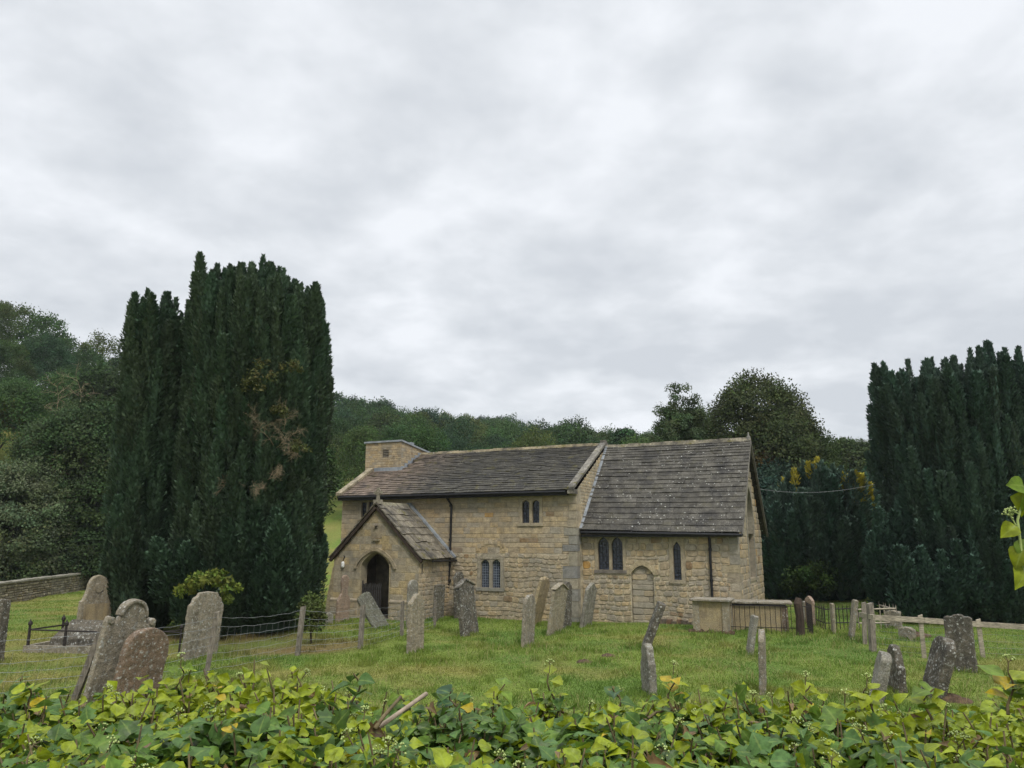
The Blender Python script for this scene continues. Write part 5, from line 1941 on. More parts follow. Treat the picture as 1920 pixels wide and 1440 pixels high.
for (px, py, d, L_, s_) in ((500, 830, (-0.45, -0.6, 0.75), 1.3, 1), (505, 835, (0.55, -0.5, 0.2), 1.3, 2), (520, 800, (0.1, -0.6, 1.0), 0.9, 3), (545, 845, (0.9, -0.5, -0.25), 0.9, 4),
                            (440, 900, (-0.5, -0.6, 0.1), 0.8, 5), (485, 900, (0.8, -0.5, 0.15), 1.0, 6), (480, 905, (0.3, -0.6, -0.3), 0.8, 7)):
    p = at(px, py, 28.6 - 3.2) - np.array([YC[0], YC[1], 0])
    p[1] += 0.75
    mb = MB()
    twigs(mb, np.random.RandomState(s_ + 50), p, d, L_ * 0.75, 0.010, 3)
    mb.build('dead_branch', M_TWIG, yewL)
# sparse yellowing sprays on the flank
rs = np.random.RandomState(5)
A = []
for (px, py, r_) in ((490, 700, 0.55), (545, 690, 0.35), (520, 775, 0.3), (470, 720, 0.4), (560, 840, 0.3)):
    p = at(px, py, 25.3) - np.array([YC[0], YC[1], 0])
    p[1] += 0.15
    Q = crown_leaves(rs, r_, 0.3, r_ * 0.8, 14, 22, 0.09, tint=(0.085, 0.092, 0.036), cr_=0.4)
    Q[0][:, :] += p
    A.append(Q)
leaf_obj('yellowing_sprays', A, M_FAR, yewL)

# low boughs sweeping out to the left and front of the yew
rs = np.random.RandomState(8)
A = []
for i in range(75):
    px = 222 + 313 * rs.rand() ** 1.3
    py = rs.uniform(930, 1175) if px < 300 else rs.uniform(1050, 1180)
    q = at(px, py, 28.0 if px < 300 else 26.1) - np.array([YC[0], YC[1], 0])
    q[1] += rs.uniform(-0.2, 0.5)
    q[2] = max(q[2], 0.15)
    dx = -0.5 if px < 330 else rs.uniform(-0.3, 0.3)
    A.append(plume(rs, q, q + np.array([dx * rs.uniform(0.2, 1), -0.25, rs.uniform(0.9, 1.8)]), rs.uniform(0.25, 0.42), 300, 0.15, tuple(np.array(YEW) * rs.uniform(0.75, 1.1)), 0.7))
leaf_obj('low_boughs', A, M_YEW, yewL)

# big yew at the right edge
YR = at(1800, 1160, 33.0)
hx = [(1618, 690), (1632, 682), (1690, 668), (1740, 655), (1765, 650), (1780, 648), (1800, 638), (1840, 632), (1870, 632), (1910, 640), (1960, 655), (1990, 700)]
hX2 = [(at(px, 800, 33.0)[0] - YR[0]) for px, _ in hx]
hZ2 = [at(1800, py, 33.0)[2] - 0.25 for _, py in hx]
topR = lambda x: float(np.interp(x, hX2, hZ2))
X2_ = lambda px: at(px, 800, 33.0)[0] - YR[0]
yewR = fastigiate('yew_tree', 'massive dark yew with flat serrated top cut by the right edge', YR[0], YR[1],
                  [((X2_(1638) + X2_(2000)) / 2, 0.0, (X2_(2000) - X2_(1638)) / 2 - 0.3, 3.2, topR, 130, 420)], 320, 0.155, 33, (0.044, 0.080, 0.057), 0.05)

A = []
for i in range(110):
    px = rs.uniform(1645, 1960)
    py = rs.uniform(1000, 1165) if px < 1690 else rs.uniform(1105, 1170)
    q = at(px, py, 31.9 if px < 1690 else rs.uniform(30.2, 31.0)) - np.array([YR[0], YR[1], 0])
    q[2] = max(q[2], 0.1)
    dx = -0.35 if px < 1690 else rs.uniform(-0.25, 0.25)
    A.append(plume(rs, q, q + np.array([dx * rs.uniform(0.1, 1), -0.2, rs.uniform(0.9, 1.9)]), rs.uniform(0.3, 0.5), 240, 0.17, tuple(np.array([0.042, 0.076, 0.054]) * rs.uniform(0.75, 1.15)), 0.7))
leaf_obj('low_boughs', A, M_YEW, yewR)

# golden tipped yew between church and right yew
YM = at(1530, 1120, 43)
hx = [(1425, 950), (1460, 900), (1500, 860), (1540, 845), (1570, 862), (1590, 880), (1620, 905), (1650, 930)]
hX3 = [(at(px, 950, 43)[0] - YM[0]) for px, _ in hx]
hZ3 = [at(1530, py, 43)[2] for _, py in hx]
topM = lambda x: float(np.interp(x, hX3, hZ3))


def gold(x, z, rs):
    hi = topM(x)
    if z > hi - 1.5 and ((-0.9 < x < 1.2) or (1.7 < x < 2.3) or (2.7 < x < 3.1)) and rs.rand() < 0.6:
        return (0.27, 0.235, 0.03)
    return None


fastigiate('yew_tree', 'dark yew with golden tipped top between the chancel and the right yew', YM[0], YM[1],
           [(0.0, 0.0, (hX3[-1] - hX3[0]) / 2, 2.6, topM, 60, 170)], 150, 0.22, 44, (0.044, 0.084, 0.060), 0.1, 0.3, 0.5, gold)
for (px, Y, r_, s_, zc_e, lab) in ((1462, 57, 2.9, 1, 5.2, 'dark spreading evergreen close behind the chancel gable'), (1600, 49, 3.2, 2, 3.7, 'dark evergreen filling the gap behind the golden tipped yew')):
    p = at(px, 1100, Y)
    tree('evergreen_tree', lab, (p[0], p[1], 0), 8, r_, r_, 3.6, zc_e, 150, 120, 0.26, (0.036, 0.062, 0.042), 60 + s_, trunk=0.3, shell=0.75)

# trees behind the church on the right
def place_tree(name, label, px, ytop, ybot, wpx, Y, seed, clumps, per, leaf, tint, **kw):
    p = at(px, ytop, Y)
    pb = at(px, ybot, Y)
    k = mpp(p)
    gz_ = float(ground_z(p[0], p[1]))
    rx = wpx * k / 2
    rz = (p[2] - pb[2]) / 2
    zc_ = (p[2] + pb[2]) / 2 - gz_
    return tree(name, label, (p[0], p[1], gz_), p[2] - gz_, rx, rx * 0.9, rz, zc_, clumps, per, leaf, tint, seed, **kw)


place_tree('broadleaf_tree', 'broad domed brown green tree behind the chancel roof', 1435, 712, 1000, 235, 62, 71, 420, 130, 0.19, (0.062, 0.080, 0.032), trunk=0.4, cr_=0.2, shell=0.8,
           twotone=[(3.0, -1, 7.5, (2.2, 3, 4.5), 90, (0.05, 0.075, 0.026)), (-2, -3, 7.0, (2.2, 2.0, 2.6), 60, (0.072, 0.062, 0.022))])
place_tree('birch_tree', 'wispy pale birch to the left of the domed tree', 1272, 728, 930, 130, 58, 72, 150, 80, 0.15, (0.066, 0.095, 0.042), trunk=0.2, cr_=0.16, shell=0.55, droop=0.9)
place_tree('broadleaf_tree', 'dark leafy tree between birch and dome above the chancel ridge', 1308, 752, 960, 140, 66, 73, 160, 100, 0.2, (0.054, 0.080, 0.032), trunk=0.3, cr_=0.22)
place_tree('conifer_tree', 'small pointed dark tree on the skyline above the nave gable', 1170, 797, 880, 62, 95, 74, 90, 90, 0.28, (0.040, 0.074, 0.032), trunk=0.3, droop=0.5)
place_tree('broadleaf_tree', 'round dull green tree showing beside the right yew', 1600, 825, 960, 130, 82, 75, 160, 100, 0.26, (0.058, 0.080, 0.032), trunk=0.4, cr_=0.24)
place_tree('shrub', 'leafy green bush under the yews right of the chancel', 1515, 1050, 1135, 120, 41, 76, 80, 90, 0.13, (0.05, 0.08, 0.025), cat='shrub', trunk=0.1)
place_tree('shrub', 'light green bush between left yew and bell tower', 602, 826, 1000, 78, 60, 77, 110, 80, 0.2, (0.05, 0.085, 0.03), cat='shrub', trunk=0.05)
# left edge trees
place_tree('evergreen_tree', 'shaggy dark evergreen joined to the left side of the big yew', 178, 742, 1125, 215, 54, 78, 520, 130, 0.18, (0.052, 0.082, 0.034), trunk=0.2, cr_=0.17, shell=0.66, lobes=9,
           twotone=[(0.5, -0.6, 2.0, (4.0, 2.6, 2.3), 190, (0.036, 0.058, 0.026)), (2.2, 0.5, 8.2, (2.4, 2.4, 4.0), 110, (0.040, 0.066, 0.028)), (-1.9, 0, 4.8, (2.7, 2.3, 2.8), 110, (0.046, 0.070, 0.030))])
place_tree('evergreen_tree', 'dull green loose tree behind the shaggy evergreen and the wall', 105, 790, 1110, 150, 56, 90, 260, 110, 0.18, (0.060, 0.090, 0.038), trunk=0.25, cr_=0.2, shell=0.66)
place_tree('willow_tree', 'grey green bushy willow behind the dry stone wall', 40, 872, 1115, 215, 50.5, 79, 330, 110, 0.14, (0.100, 0.130, 0.066), trunk=0.15, cr_=0.2, shell=0.7, twotone=[(0, -0.5, 1.3, (4.2, 2.0, 1.5), 160, (0.07, 0.095, 0.042))])
place_tree('hawthorn_tree', 'dark hawthorn behind the wall end beside the shaggy evergreen', 165, 1000, 1118, 120, 51.5, 80, 130, 100, 0.17, (0.04, 0.062, 0.026), trunk=0.2)
place_tree('ash_tree', 'yellowing tree top at the left edge above the willow', 10, 742, 830, 85, 78, 81, 70, 60, 0.26, (0.13, 0.13, 0.03), trunk=0.25, cr_=0.24)
place_tree('broadleaf_tree', 'dark rounded tree left of the yew on the lower hillside', 205, 690, 900, 130, 76, 82, 170, 90, 0.28, (0.042, 0.062, 0.026), trunk=0.35, cr_=0.22)
place_tree('scrub', 'low dark green scrub along the back of the dry stone wall', 75, 1040, 1122, 230, 53, 91, 200, 100, 0.14, (0.055, 0.080, 0.034), cat='shrub', trunk=0.06, cr_=0.14, shell=0.5)
# elder by the left yew and the scrub at the fence post
place_tree('elder_bush', 'fresh light green elder shoot growing out of the left yew', 392, 1068, 1112, 84, 24.6, 83, 30, 18, 0.11, (0.15, 0.19, 0.04), cat='shrub', trunk=0.04, cr_=0.2, shell=0.25, lobes=7,
           twotone=[(-0.72, 0, 1.62, (0.42, 0.3, 0.22), 14, (0.17, 0.19, 0.04)), (0.75, -0.1, 1.66, (0.40, 0.3, 0.16), 12, (0.15, 0.19, 0.04)), (0.25, 0, 2.05, (0.35, 0.3, 0.25), 12, (0.14, 0.18, 0.04)), (0.55, 0, 1.35, (0.25, 0.3, 0.25), 8, (0.13, 0.17, 0.04))])
place_tree('scrub', 'ivy and bramble scrub behind the upright fence post', 588, 1118, 1205, 52, 25.0, 84, 46, 60, 0.075, (0.075, 0.10, 0.03), cat='shrub', trunk=0.04)

# wooded hillside: hundreds of crowns that read as one mass
rs = np.random.RandomState(99)
tmpl = []
for v_ in range(5):
    tmpl.append([crown_leaves(rs, 1, 1, 1.05 + 0.2 * rs.rand(), cl, per, lf, tint=(1, 1, 1), cr_=0.24, shell=0.7, lobes=6, var=0.3) for (cl, per, lf) in ((210, 60, 0.042), (140, 34, 0.060), (90, 26, 0.085))])
cand = []
for i in range(5200):
    t = rs.uniform(-0.80, 0.62)
    y = 58 + 240 * rs.rand() ** 0.8
    if y < (74 if t < -0.30 else 84):
        continue
    if y > ridge_y(t) + 16:
        continue
    cand.append((t * y, y))
acc = []
grid = {}
for (x, y) in cand:
    r_ = 3.0 + 0.008 * y
    gx, gy = int(x // 6), int(y // 6)
    ok = True
    for a in (-1, 0, 1):
        for b in (-1, 0, 1):
            for (qx, qy) in grid.get((gx + a, gy + b), ()):
                if (qx - x) ** 2 + (qy - y) ** 2 < (r_ * 1.25) ** 2:
                    ok = False
    if ok:
        grid.setdefault((gx, gy), []).append((x, y))
        acc.append((x, y))
PAL = np.array([(0.040, 0.066, 0.028), (0.046, 0.080, 0.030), (0.032, 0.058, 0.032), (0.056, 0.086, 0.030), (0.078, 0.098, 0.032), (0.036, 0.062, 0.026), (0.052, 0.070, 0.028), (0.026, 0.050, 0.030)]) * np.array([1.18, 1.25, 1.1])
parts = []
for (x, y) in acc:
    v_ = rs.randint(5)
    lod = 0 if y < 110 else (1 if y < 170 else 2)
    P, D, N, L_, W_, T = tmpl[v_][lod]
    big = rs.uniform(2.6, 4.4) * (0.85 if y < 110 else 1.0)
    hsc = rs.uniform(1.0, 1.35)
    q = rs.uniform(0, 2 * PI)
    R = np.array([[math.cos(q), -math.sin(q), 0], [math.sin(q), math.cos(q), 0], [0, 0, 1]])
    sc = np.array([big, big, big * hsc])
    z = float(ground_z(x, y)) + rs.uniform(3.5, 5.2) + big * 0.55
    col = PAL[rs.randint(len(PAL))] * rs.uniform(0.8, 1.2)
    parts.append(((P * sc) @ R.T + np.array([x, y, z]), (D @ R.T), (N @ R.T), L_ * big * 1.25, W_ * big * 1.25, T * col))
wood = leaf_obj('hillside_wood', parts, M_FAR)
top(wood, 'mixed green woodland covering the valley side behind the church', 'woodland', kind='stuff')
print('hill trees', len(acc), 'leaves', sum(len(p[0]) for p in parts))
# pale dead snags standing in the wood at the left
for i, (px, py, Y, lab) in enumerate(((100, 755, 66, 'bare pale dead tree on the left hillside, upper one'), (70, 925, 51, 'bare pale twigs sticking out of the willow top'), (150, 745, 70, 'bare pale dead tree nearest the shaggy evergreen'))):
    p = at(px, py, Y)
    mb = MB()
    twigs(mb, np.random.RandomState(i + 3), (0, 0, -1.5), (0.1, 0, 1), 3.0, 0.03, 2)
    o = mb.build('dead_tree', M_TWIG)
    o.location = p
    top(o, lab, 'tree', 'dead trees on the left')

# overhead cable from the gable to the right
c0, c1 = Vector(cw(0.10, 6.2, 5.4)), Vector(at(1640, 908, 33))
mb = MB()
mb.tube([c0.lerp(c1, q / 10) - Vector((0, 0, 0.25 * 4 * q / 10 * (1 - q / 10))) for q in range(11)], 0.0065, 5)
o = mb.build('overhead_cable', M_WIRE)
top(o, 'thin pale cable strung from the chancel gable to the right yew', 'cable')

# ------------------------------------------------------------------ grass
rs = np.random.RandomState(17)
n = 330000
y = 12.5 + 36 * rs.rand(n) ** 1.55
x = y * rs.uniform(-0.78, 0.78, n)
la = (x - S0[0]) * AX[0] + (y - S0[1]) * AX[1]
lb = (x - S0[0]) * BX[0] + (y - S0[1]) * BX[1]
ins = (la > -17.8) & (la < 0.05) & (lb > -0.6) & (lb < 7.2)
ins |= (la > PA0 - 0.1) & (la < PA1 + 0.1) & (lb > B_P - 0.1) & (lb < 0)
keep = ~ins
d_ = np.hypot((x + 9.3) / 5.6, (y - 25.0) / 2.8)
keep &= ~((d_ < 0.95) & (rs.rand(n) < 0.72))
x, y = x[keep], y[keep]
n = len(x)
z = ground_z(x, y)
tuft = vnoise(x * 1.6, y * 1.6, 31)
Lg = (0.046 + 0.03 * np.clip(tuft, -1, 1)) * rs.uniform(0.6, 1.6, n) * (0.75 + 0.25 * (y / 20))
# longer unmown tufts round the feet of stones and posts
feet = [o_.matrix_world.translation for o_ in C.objects if o_.name.startswith('gravestone') and o_.parent is None]
feet = [f_ for f_ in feet if f_.y < 32]
ex, ey = [], []
for f_ in feet:
    q_ = rs.randint(140, 260)
    r_, a_ = rs.uniform(0.05, 0.5, q_), rs.uniform(0, 2 * PI, q_)
    ex.append(f_.x + r_ * np.cos(a_))
    ey.append(f_.y + r_ * np.sin(a_) * 0.9)
ex, ey = np.concatenate(ex), np.concatenate(ey)
# scattered coarse tussocks
tx, ty = rs.uniform(-11, 13, 420), rs.uniform(14.5, 29, 420)
ex = np.concatenate([ex, np.repeat(tx, 45) + rs.normal(size=420 * 45) * 0.12])
ey = np.concatenate([ey, np.repeat(ty, 45) + rs.normal(size=420 * 45) * 0.12])
la = (ex - S0[0]) * AX[0] + (ey - S0[1]) * AX[1]
lb = (ex - S0[0]) * BX[0] + (ey - S0[1]) * BX[1]
kp = ~((la > -17.8) & (la < 0.05) & (lb > -0.6)) & ~((la > PA0 - 0.1) & (la < PA1 + 0.1) & (lb > B_P - 0.1))
ex, ey = ex[kp], ey[kp]
Lg = np.concatenate([Lg, rs.uniform(0.10, 0.22, len(ex))])
x, y = np.concatenate([x, ex]), np.concatenate([y, ey])
z = np.concatenate([z, ground_z(ex, ey)])
n = len(x)
D = unit(np.stack([rs.normal(size=n) * 0.45, rs.normal(size=n) * 0.45, np.ones(n)], -1))
N = unit(np.stack([rs.normal(size=n) * 0.5, -np.ones(n), rs.normal(size=n) * 0.3], -1))
T = ground_tint(x, y) * rs.uniform(0.86, 1.18, (n, 1)) * np.array([1.0, 1.08, 0.9])
st = rs.rand(n) < 0.05 * (1 + vnoise(x * 0.4, y * 0.4, 33))
Lg = np.where(st, rs.uniform(0.14, 0.26, n), Lg)
T = np.where(st[:, None], np.array([0.32, 0.28, 0.12]) * rs.uniform(0.7, 1.2, (n, 1)), T)
Wg = np.where(st, 0.006, 0.011) * (0.6 + y / 28)
V, F = leaf_quads(np.stack([x, y, z - 0.01], -1), D, N, Lg, Wg)
M_GRASS = mat_leaf('grass_blades', 0.7, 0.25, 0.15)
gs = np_mesh('grass', V, F, M_GRASS, T)
top(gs, 'short rough churchyard grass with dry stalks', 'grass', kind='stuff')

# ------------------------------------------------------------------ ivy covered wall in the foreground
m, n_ = new_mat('ivy_leaf')
k_ = NT(n_)
vein = n_.nodes.new('ShaderNodeAttribute')
vein.attribute_name = 'vein'
c_ = k_.attr()
c_ = k_.mix(1.0, c_, k_.mapr(k_.noise(k_.coord(), 55, 3, 0.6), 0.3, 0.7, 0.72, 1.28), 'MULTIPLY')
blot = k_.mapr(k_.noise(k_.coord(), 30, 3, 0.6), 0.66, 0.72, 0.0, 0.55)
c_ = k_.mix(blot, c_, (0.20, 0.12, 0.04))
vf = k_.mapr(vein.outputs['Fac'], 0.80, 1.0, 0.0, 0.35)
c_ = k_.mix(vf, c_, (0.28, 0.35, 0.08))
k_.out(c_, 0.38, k_.bump(k_.noise(k_.coord(), 90, 2), 0.25, 0.004), 0.22, 0.3)
M_IVY = m


def leaf_template(kind):
    """midrib rows and outline: verts (x across, y along), faces, vein weight"""
    if kind == 'ovate':
        rows = [(0.0, 0.02), (0.10, 0.30), (0.25, 0.47), (0.42, 0.49), (0.60, 0.40), (0.78, 0.24), (0.90, 0.10), (1.0, 0.0)]
    elif kind == 'rhomb':
        rows = [(0.0, 0.02), (0.14, 0.22), (0.32, 0.46), (0.45, 0.42), (0.60, 0.30), (0.78, 0.17), (0.90, 0.07), (1.0, 0.0)]
    else:                                         # five lobed
        rows = [(0.0, 0.06), (-0.10, 0.34), (0.06, 0.56), (0.20, 0.40), (0.36, 0.66), (0.50, 0.38), (0.70, 0.26), (0.88, 0.10), (1.0, 0.0)]
    mid, L_, R_ = [], [], []
    ymid = np.linspace(0, 1, len(rows))
    V, vn = [], []
    for i, (yy, ww) in enumerate(rows):
        V += [(0, ymid[i] if kind == 'lobed' else yy, 0), (-ww, yy, 0), (ww, yy, 0), (-ww * 0.5, (yy + (ymid[i] if kind == 'lobed' else yy)) / 2, 0), (ww * 0.5, (yy + (ymid[i] if kind == 'lobed' else yy)) / 2, 0)]
        vn += [1, 0, 0, 0.35, 0.35]
    F = []
    for i in range(len(rows) - 1):
        a, b = i * 5, (i + 1) * 5
        F += [(a, a + 4, b + 4, b), (a + 4, a + 2, b + 2, b + 4), (a, b, b + 3, a + 3), (a + 3, b + 3, b + 1, a + 1)]
    return np.array(V, float), np.array(F), np.array(vn, float)


TEMPL = {k: leaf_template(k) for k in ('ovate', 'rhomb', 'lobed')}


class LeafBag:
    def __init__(s):
        s.V, s.F, s.T, s.N, s.n = [], [], [], [], 0

    def add(s, kind, pos, axis, nrm, size, tint, rs, curl=0.35, fold=0.25, wid=1.0):
        V, F, vn = TEMPL[kind]
        v = V.copy()
        v[:, 0] *= wid
        x, yv = v[:, 0], v[:, 1]
        zz = np.abs(x) * fold - curl * yv ** 2 * 0.5 + 0.05 * np.sin(yv * 7 + rs.uniform(0, 6)) * np.abs(x) * 2 + 0.05 * np.sin(x * 9 + rs.uniform(0, 6)) * yv
        v[:, 2] = zz
        a = unit(np.array(axis, float))
        n_1 = np.array(nrm, float)
        n_1 = unit(n_1 - a * (n_1 @ a))
        sd = np.cross(a, n_1)
        M = np.stack([sd, a, n_1], 0)
        s.V.append((v * size) @ M + pos)
        s.F.append(F + s.n)
        s.n += len(v)
        j = rs.uniform(0.85, 1.15)
        s.T.append(np.repeat(np.array(tint)[None] * j, len(v), 0))
        s.N.append(vn)

    def build(s, name, mat, parent):
        V, F, T = np.concatenate(s.V), np.concatenate(s.F), np.concatenate(s.T)
        o = np_mesh(name, V, F, mat, T, parent, smooth=True)
        a = o.data.attributes.new('vein', 'FLOAT', 'POINT')
        a.data.foreach_set('value', np.concatenate(s.N).astype(np.float32))
        return o


rs = np.random.RandomState(41)
ivy = empty('ivy_hedge', (0, 2.2, 1.5))
top(ivy, 'thick yellow green flowering ivy heaped over the foreground wall', 'ivy')
ORG = np.array([0, 2.2, 1.5])
# crest of the hedge: photo pixel of its top edge -> height at the far side
crest_px = [-400, 0, 60, 130, 230, 330, 430, 560, 660, 760, 860, 960, 1060, 1160, 1260, 1330, 1420, 1520, 1620, 1720, 1820, 1880, 1960, 2300]
crest_py = [1285, 1300, 1295, 1302, 1284, 1260, 1262, 1256, 1268, 1292, 1292, 1300, 1294, 1296, 1294, 1288, 1296, 1288, 1282, 1294, 1292, 1280, 1275, 1275]
YF = 2.62
crest_x = [at(px, 1300, YF)[0] for px in crest_px]
crest_z = [at(960, py, YF)[2] for py in crest_py]


def ivy_z(x, y):
    c = np.interp(x, crest_x, crest_z) - 0.055
    t = (y - 1.2) / (YF - 1.2)
    near = 2.70
    base = near + (c - near) * smooth01(t)
    b = 0.055 * vnoise(x * 4.5, y * 4.5, 51) + 0.042 * vnoise(x * 10, y * 10, 52)
    drop = np.where(y > YF, -1.6 * (y - YF), 0)
    return base + b * (1 - 0.4 * smooth01(t)) + drop


YG = np.array([0.240, 0.285, 0.014])
MG = np.array([0.120, 0.188, 0.017])
DG = np.array([0.058, 0.115, 0.026])
BG = np.array([0.045, 0.095, 0.042])
YY = np.array([0.40, 0.30, 0.02])
BR = np.array([0.15, 0.095, 0.045])
bag, dead = LeafBag(), LeafBag()
stem = MB()
buds = MB()
ICO = None


def bud(mb, p, r):
    p = np.array(p)
    mb.mesh([p + [r, 0, 0], p + [-r, 0, 0], p + [0, r, 0], p + [0, -r, 0], p + [0, 0, r], p + [0, 0, -r]],
            [(0, 2, 4), (2, 1, 4), (1, 3, 4), (3, 0, 4), (2, 0, 5), (1, 2, 5), (3, 1, 5), (0, 3, 5)])


def umbel(p, ax, s_, rs):
    ax = unit(np.array(ax, float))
    stem.tube([p - ORG, p + ax * s_ * 1.6 - ORG], 0.0016, 4, cap=False)
    c = p + ax * s_ * 1.6
    for i in range(15):
        d = unit(ax * 0.7 + rs.normal(size=3) * 0.6)
        e2 = c + d * s_
        if i % 2 == 0:
            stem.tube([c - ORG, e2 - ORG], 0.0007, 3, cap=False)
        bud(buds, e2 - ORG, 0.0026 + 0.001 * rs.rand())


nshoot = 6200
for i in range(nshoot):
    x = rs.uniform(-2.7, 2.7)
    y = 1.55 + (YF + 0.13 - 1.55) * rs.rand()
    x *= (0.78 * y + 0.12) / 2.7
    # dark juvenile ivy drapes the left of centre, yellow flowering shoots the rest
    dk = smooth01(0.5 + 1.1 * vnoise(x * 1.3 + 3, y * 1.3, 61) + 1.15 * math.exp(-((x + 0.72) / 0.45) ** 2) * (y > 1.9) - 0.45 * smooth01((x - 0.9) / 0.6) - 0.74)
    z = float(ivy_z(x, y))
    rise = rs.uniform(-0.05, 0.035) + (0.04 if rs.rand() < 0.12 else 0)
    p0 = np.array([x, y, z - 0.10])
    lean = np.array([rs.normal() * 0.35, rs.normal() * 0.35 - 0.12, 1.0])
    lean = unit(lean)
    p1 = p0 + lean * (0.10 + rise)
    if rise > 0.03 or rs.rand() < 0.25:
        stem.tube([p0 - ORG, (p0 + p1) / 2 + [0.004, 0, 0] - ORG, p1 - ORG], [0.0035, 0.003, 0.002], 5, cap=False)
    juvenile = rs.rand() < dk
    nl = rs.randint(4, 8)
    ph = rs.uniform(0, 6.28)
    for k in range(nl):
        q = ph + k * 2.4
        f = (k + 0.5) / nl
        rad_d = np.array([math.cos(q), math.sin(q), 0])
        ppos = p0 + (p1 - p0) * (0.25 + 0.75 * f)
        el = rs.uniform(-0.6, 0.6) + 0.35 * f
        axis = unit(rad_d * math.cos(el) + lean * math.sin(el) * 0.9 + rs.normal(size=3) * 0.1)
        nrm = unit(lean * 0.8 - rad_d * 0.3 + rs.normal(size=3) * 0.42 + np.array([0, -0.2, 0.1]))
        if juvenile:
            kind = 'lobed' if rs.rand() < 0.6 else 'ovate'
            sz = rs.uniform(0.034, 0.056) * (1.25 if rs.rand() < 0.12 else 1)
            tint = DG * (1 - 0.5 * rs.rand()) + (BG if rs.rand() < 0.5 else MG) * 0.5 * rs.rand() + MG * 0.15
            curl, fold = rs.uniform(0.2, 0.8), rs.uniform(-0.35, 0.25)
        else:
            kind = 'rhomb' if rs.rand() < 0.6 else 'ovate'
            sz = rs.uniform(0.025, 0.045)
            h_ = rs.rand()
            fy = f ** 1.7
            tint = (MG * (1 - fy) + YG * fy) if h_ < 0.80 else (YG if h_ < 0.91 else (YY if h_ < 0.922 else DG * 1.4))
            curl, fold = rs.uniform(0.3, 1.3), rs.uniform(0.05, 0.6)
        pet = ppos + axis * rs.uniform(0.004, 0.02)
        if rs.rand() < 0.025:
            dead.add('lobed' if juvenile else 'ovate', pet - ORG, axis, nrm, sz * 0.9, BR * rs.uniform(0.6, 1.6), rs, 1.3, 0.7, 0.7)
        else:
            bag.add(kind, pet - ORG, axis, nrm, sz, tint, rs, curl, fold, rs.uniform(0.8, 1.1))
    if not juvenile and rs.rand() < 0.035:
        umbel(p1, lean + rs.normal(size=3) * 0.3, rs.uniform(0.012, 0.02), rs)
# under layer, shade between the shoots put into darker leaf greens
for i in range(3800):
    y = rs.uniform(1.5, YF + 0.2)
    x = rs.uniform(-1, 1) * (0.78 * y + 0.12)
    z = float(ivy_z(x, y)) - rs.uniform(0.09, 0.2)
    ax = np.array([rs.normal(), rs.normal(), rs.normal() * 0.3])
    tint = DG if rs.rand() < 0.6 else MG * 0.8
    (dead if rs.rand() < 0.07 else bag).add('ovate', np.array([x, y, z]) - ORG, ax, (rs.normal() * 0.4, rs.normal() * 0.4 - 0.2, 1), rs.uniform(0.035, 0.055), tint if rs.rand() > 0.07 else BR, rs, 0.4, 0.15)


# tall shoots that stand out of the crest
def tall_shoot(px0, py0, px1, py1, Y, nl, sz, tints, seed, kinds=('rhomb', 'ovate'), r=0.003, B=None):
    r2 = np.random.RandomState(seed)
    B = B or bag
    a, b = at(px0, py0, Y), at(px1, py1, Y)
    pts = [a + (b - a) * t + np.array([0.012 * math.sin(t * 5 + seed), 0.01 * math.sin(t * 4), 0]) for t in np.linspace(0, 1, 6)]
    stem.tube([p - ORG for p in pts], [r * (1.3 - 0.6 * t) for t in np.linspace(0, 1, 6)], 6, cap=False)
    d = unit(b - a)
    for k in range(nl):
        f = 0.25 + 0.75 * (k + r2.rand() * 0.5) / nl
        p = a + (b - a) * min(f, 1)
        q = k * 2.4 + seed
        rd = np.array([math.cos(q), math.sin(q) * 0.8, 0.15 * r2.normal()])
        B.add(kinds[k % len(kinds)], p + rd * 0.008 - ORG, unit(rd + d * r2.uniform(-0.2, 0.7)), unit(d + rd * -0.3 + np.array([0, -0.5, 0.2]) + r2.normal(size=3) * 0.25), sz * r2.uniform(0.75, 1.2),
              tints[r2.randint(len(tints))], r2, r2.uniform(0.3, 0.9), r2.uniform(0.05, 0.4))
    return b


for (a, b, c, d, Y, nl, sz, tt, sd_) in ((1045, 1345, 1030, 1262, 2.55, 9, 0.045, (YG, MG, YG), 1), (935, 1340, 942, 1282, 2.55, 6, 0.045, (YG, MG), 2), (1260, 1330, 1262, 1265, 2.5, 7, 0.04, (YG, YY), 3),
                                         (335, 1300, 338, 1250, 2.5, 7, 0.045, (YG, MG), 4), (665, 1320, 668, 1262, 2.3, 5, 0.06, (DG, MG), 5), (1160, 1330, 1155, 1290, 2.55, 3, 0.05, (BG, DG), 6),
                                         (1630, 1330, 1625, 1290, 2.4, 6, 0.05, (YG, MG), 7), (1740, 1350, 1745, 1290, 2.2, 7, 0.055, (YG, MG), 8), (1520, 1320, 1510, 1285, 2.5, 6, 0.045, (YG,), 9), (60, 1330, 48, 1285, 2.4, 7, 0.05, (YG, YY), 10),
                                         (1900, 1340, 1890, 1262, 1.9, 8, 0.052, (YG, YY, MG), 11), (1940, 1330, 1925, 1270, 1.9, 7, 0.05, (YG, MG), 12), (760, 1340, 752, 1292, 2.5, 6, 0.04, (MG, YG), 13), (860, 1340, 845, 1296, 2.45, 4, 0.06, (DG, BG), 14)):
    b_ = tall_shoot(a, b, c, d, Y, nl, sz, tt, sd_)
    if sd_ in (1, 3, 4, 7, 9, 11):
        umbel(b_, (0.1, -0.1, 1), 0.016, rs)
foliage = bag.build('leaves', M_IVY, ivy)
dead.build('withered_leaves', M_IVY, ivy)
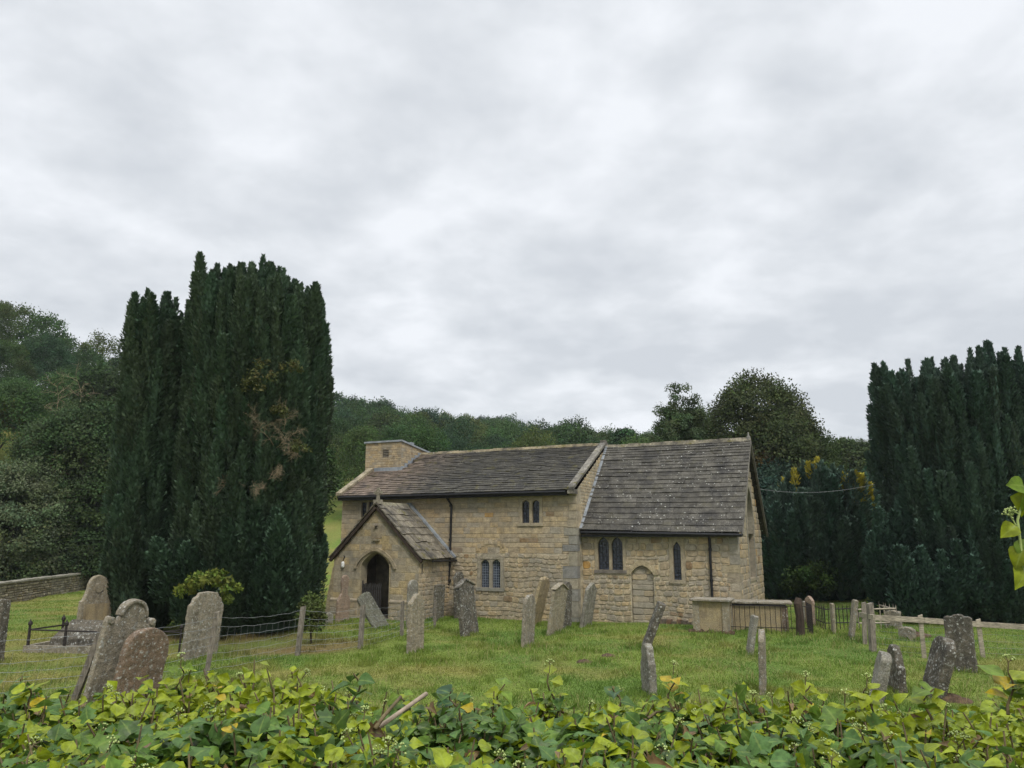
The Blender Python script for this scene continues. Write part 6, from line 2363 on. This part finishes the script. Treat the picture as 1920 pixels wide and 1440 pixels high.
# long runner stems lying on the crest
for (pts_) in (((1190, 1365, 2.45), (1230, 1336, 2.5), (1290, 1330, 2.52), (1350, 1352, 2.45)), ((1330, 1356, 2.42), (1390, 1352, 2.42), (1460, 1360, 2.4)), ((500, 1345, 2.3), (560, 1352, 2.2), (640, 1348, 2.2))):
    stem.tube([at(px, py, Y) - ORG for px, py, Y in pts_], 0.0045, 6, cap=False)
stem.build('stems', M_IVYSTEM, ivy, True)
buds.build('flower_buds', M_BUD, ivy, True)
mb = MB()
mb.tube([at(704, 1368, 2.15) - ORG, at(752, 1334, 2.25) - ORG, at(799, 1301, 2.38) - ORG], [0.0065, 0.006, 0.0065], 8)
mb.build('cut_stick', M_STICK, ivy, True)
mb = MB()
mb.tube([at(703, 1366, 2.1) - ORG, at(722, 1340, 2.15) - ORG, at(752, 1306, 2.2) - ORG], [0.006, 0.005, 0.004], 8)
mb.build('bare_twig', M_IVYSTEM, ivy, True)

# a separate long shoot of ivy reaching up at the right edge
sp = empty('ivy_sprig', (1.25, 1.85, 2.6))
top(sp, 'upright ivy shoot with pale buds at the right edge against the yew', 'ivy')
ORG2 = np.array([1.25, 1.85, 2.6])
bag2, stem_keep, bud_keep = LeafBag(), stem, buds
stem, buds = MB(), MB()
ORG_keep = ORG
ORG = ORG2
rs = np.random.RandomState(77)
Ys = 1.85
line = [at(px, py, Ys) for px, py in ((1960, 1300), (1945, 1200), (1925, 1100), (1915, 1030), (1908, 975), (1925, 915))]
stem.tube([p - ORG for p in line], [0.004, 0.004, 0.0035, 0.003, 0.003, 0.002], 6, cap=False)
for (px, py, ax, sz, tt, kd) in ((1905, 985, (-0.75, -0.1, -0.45), 0.045, YG, 'ovate'), (1920, 912, (-0.6, -0.3, 0.1), 0.05, MG, 'ovate'), (1918, 920, (-0.25, -0.2, -0.9), 0.06, YG, 'rhomb'), (1926, 1010, (-0.3, -0.3, -0.9), 0.06, MG, 'ovate'),
                                 (1918, 1025, (-0.45, -0.2, -0.7), 0.055, YG * 0.8, 'ovate'), (1932, 1062, (-0.55, -0.2, -0.5), 0.065, YG, 'rhomb'), (1935, 960, (-0.2, -0.4, 0.6), 0.055, MG, 'ovate'), (1945, 1140, (0.2, -0.3, 0.5), 0.05, MG, 'ovate'), (1940, 880, (-0.2, -0.4, 0.6), 0.05, YG, 'ovate')):
    bag2.add(kd, at(px, py, Ys) - ORG, ax, (-0.35, -0.85, 0.35), sz, tt * 0.85, rs, 0.6, 0.25, 0.95)
umbel(at(1905, 985, Ys), (-0.35, 0, 0.75), 0.016, rs)
umbel(at(1912, 965, Ys), (-0.8, 0, 0.5), 0.010, rs)
bag2.build('leaves', M_IVY, sp)
stem.build('stems', M_BUD, sp, True)
buds.build('flower_buds', M_BUD, sp, True)

# the wall under the ivy
vw = empty('roadside_wall', (0, 2.15, 0))
top(vw, 'low stone wall buried under the foreground ivy', 'wall')
mb = MB()
mb.box(-7, 7, -0.35, 0.35, -0.3, 2.46, (0.06, 0.05, 0.04))
stones(mb, lambda u, z, d: (u, -0.35 - d, z), 1.4, 2.44, lambda z: -7, lambda z: 7, (), (0.12, 0.22), (0.2, 0.5), 0.03, 0.04, 0.015)
mb.build('walling', M_STONE, vw)
mb = MB()
u = -7.0
while u < 7:
    mb.box(u, u + 0.49, -0.42, 0.42, 2.462, 2.54, (0.07, 0.06, 0.045))
    u += 0.5
mb.build('coping_stones', M_STONE, vw)

# ------------------------------------------------------------------ air: far woods fade a little
m, n_ = new_mat('haze')
pv = n_.nodes.new('ShaderNodeVolumePrincipled')
pv.inputs['Color'].default_value = (0.82, 0.88, 0.95, 1)
pv.inputs['Density'].default_value = 0.0002
n_.links.new(pv.outputs[0], n_.nodes.new('ShaderNodeOutputMaterial').inputs['Volume'])
mb = MB()
mb.box(-430, 430, -70, 710, -4, 75)
hz = mb.build('haze', m)
top(hz, 'thin pale haze between the churchyard and the far woods', 'haze', kind='stuff')
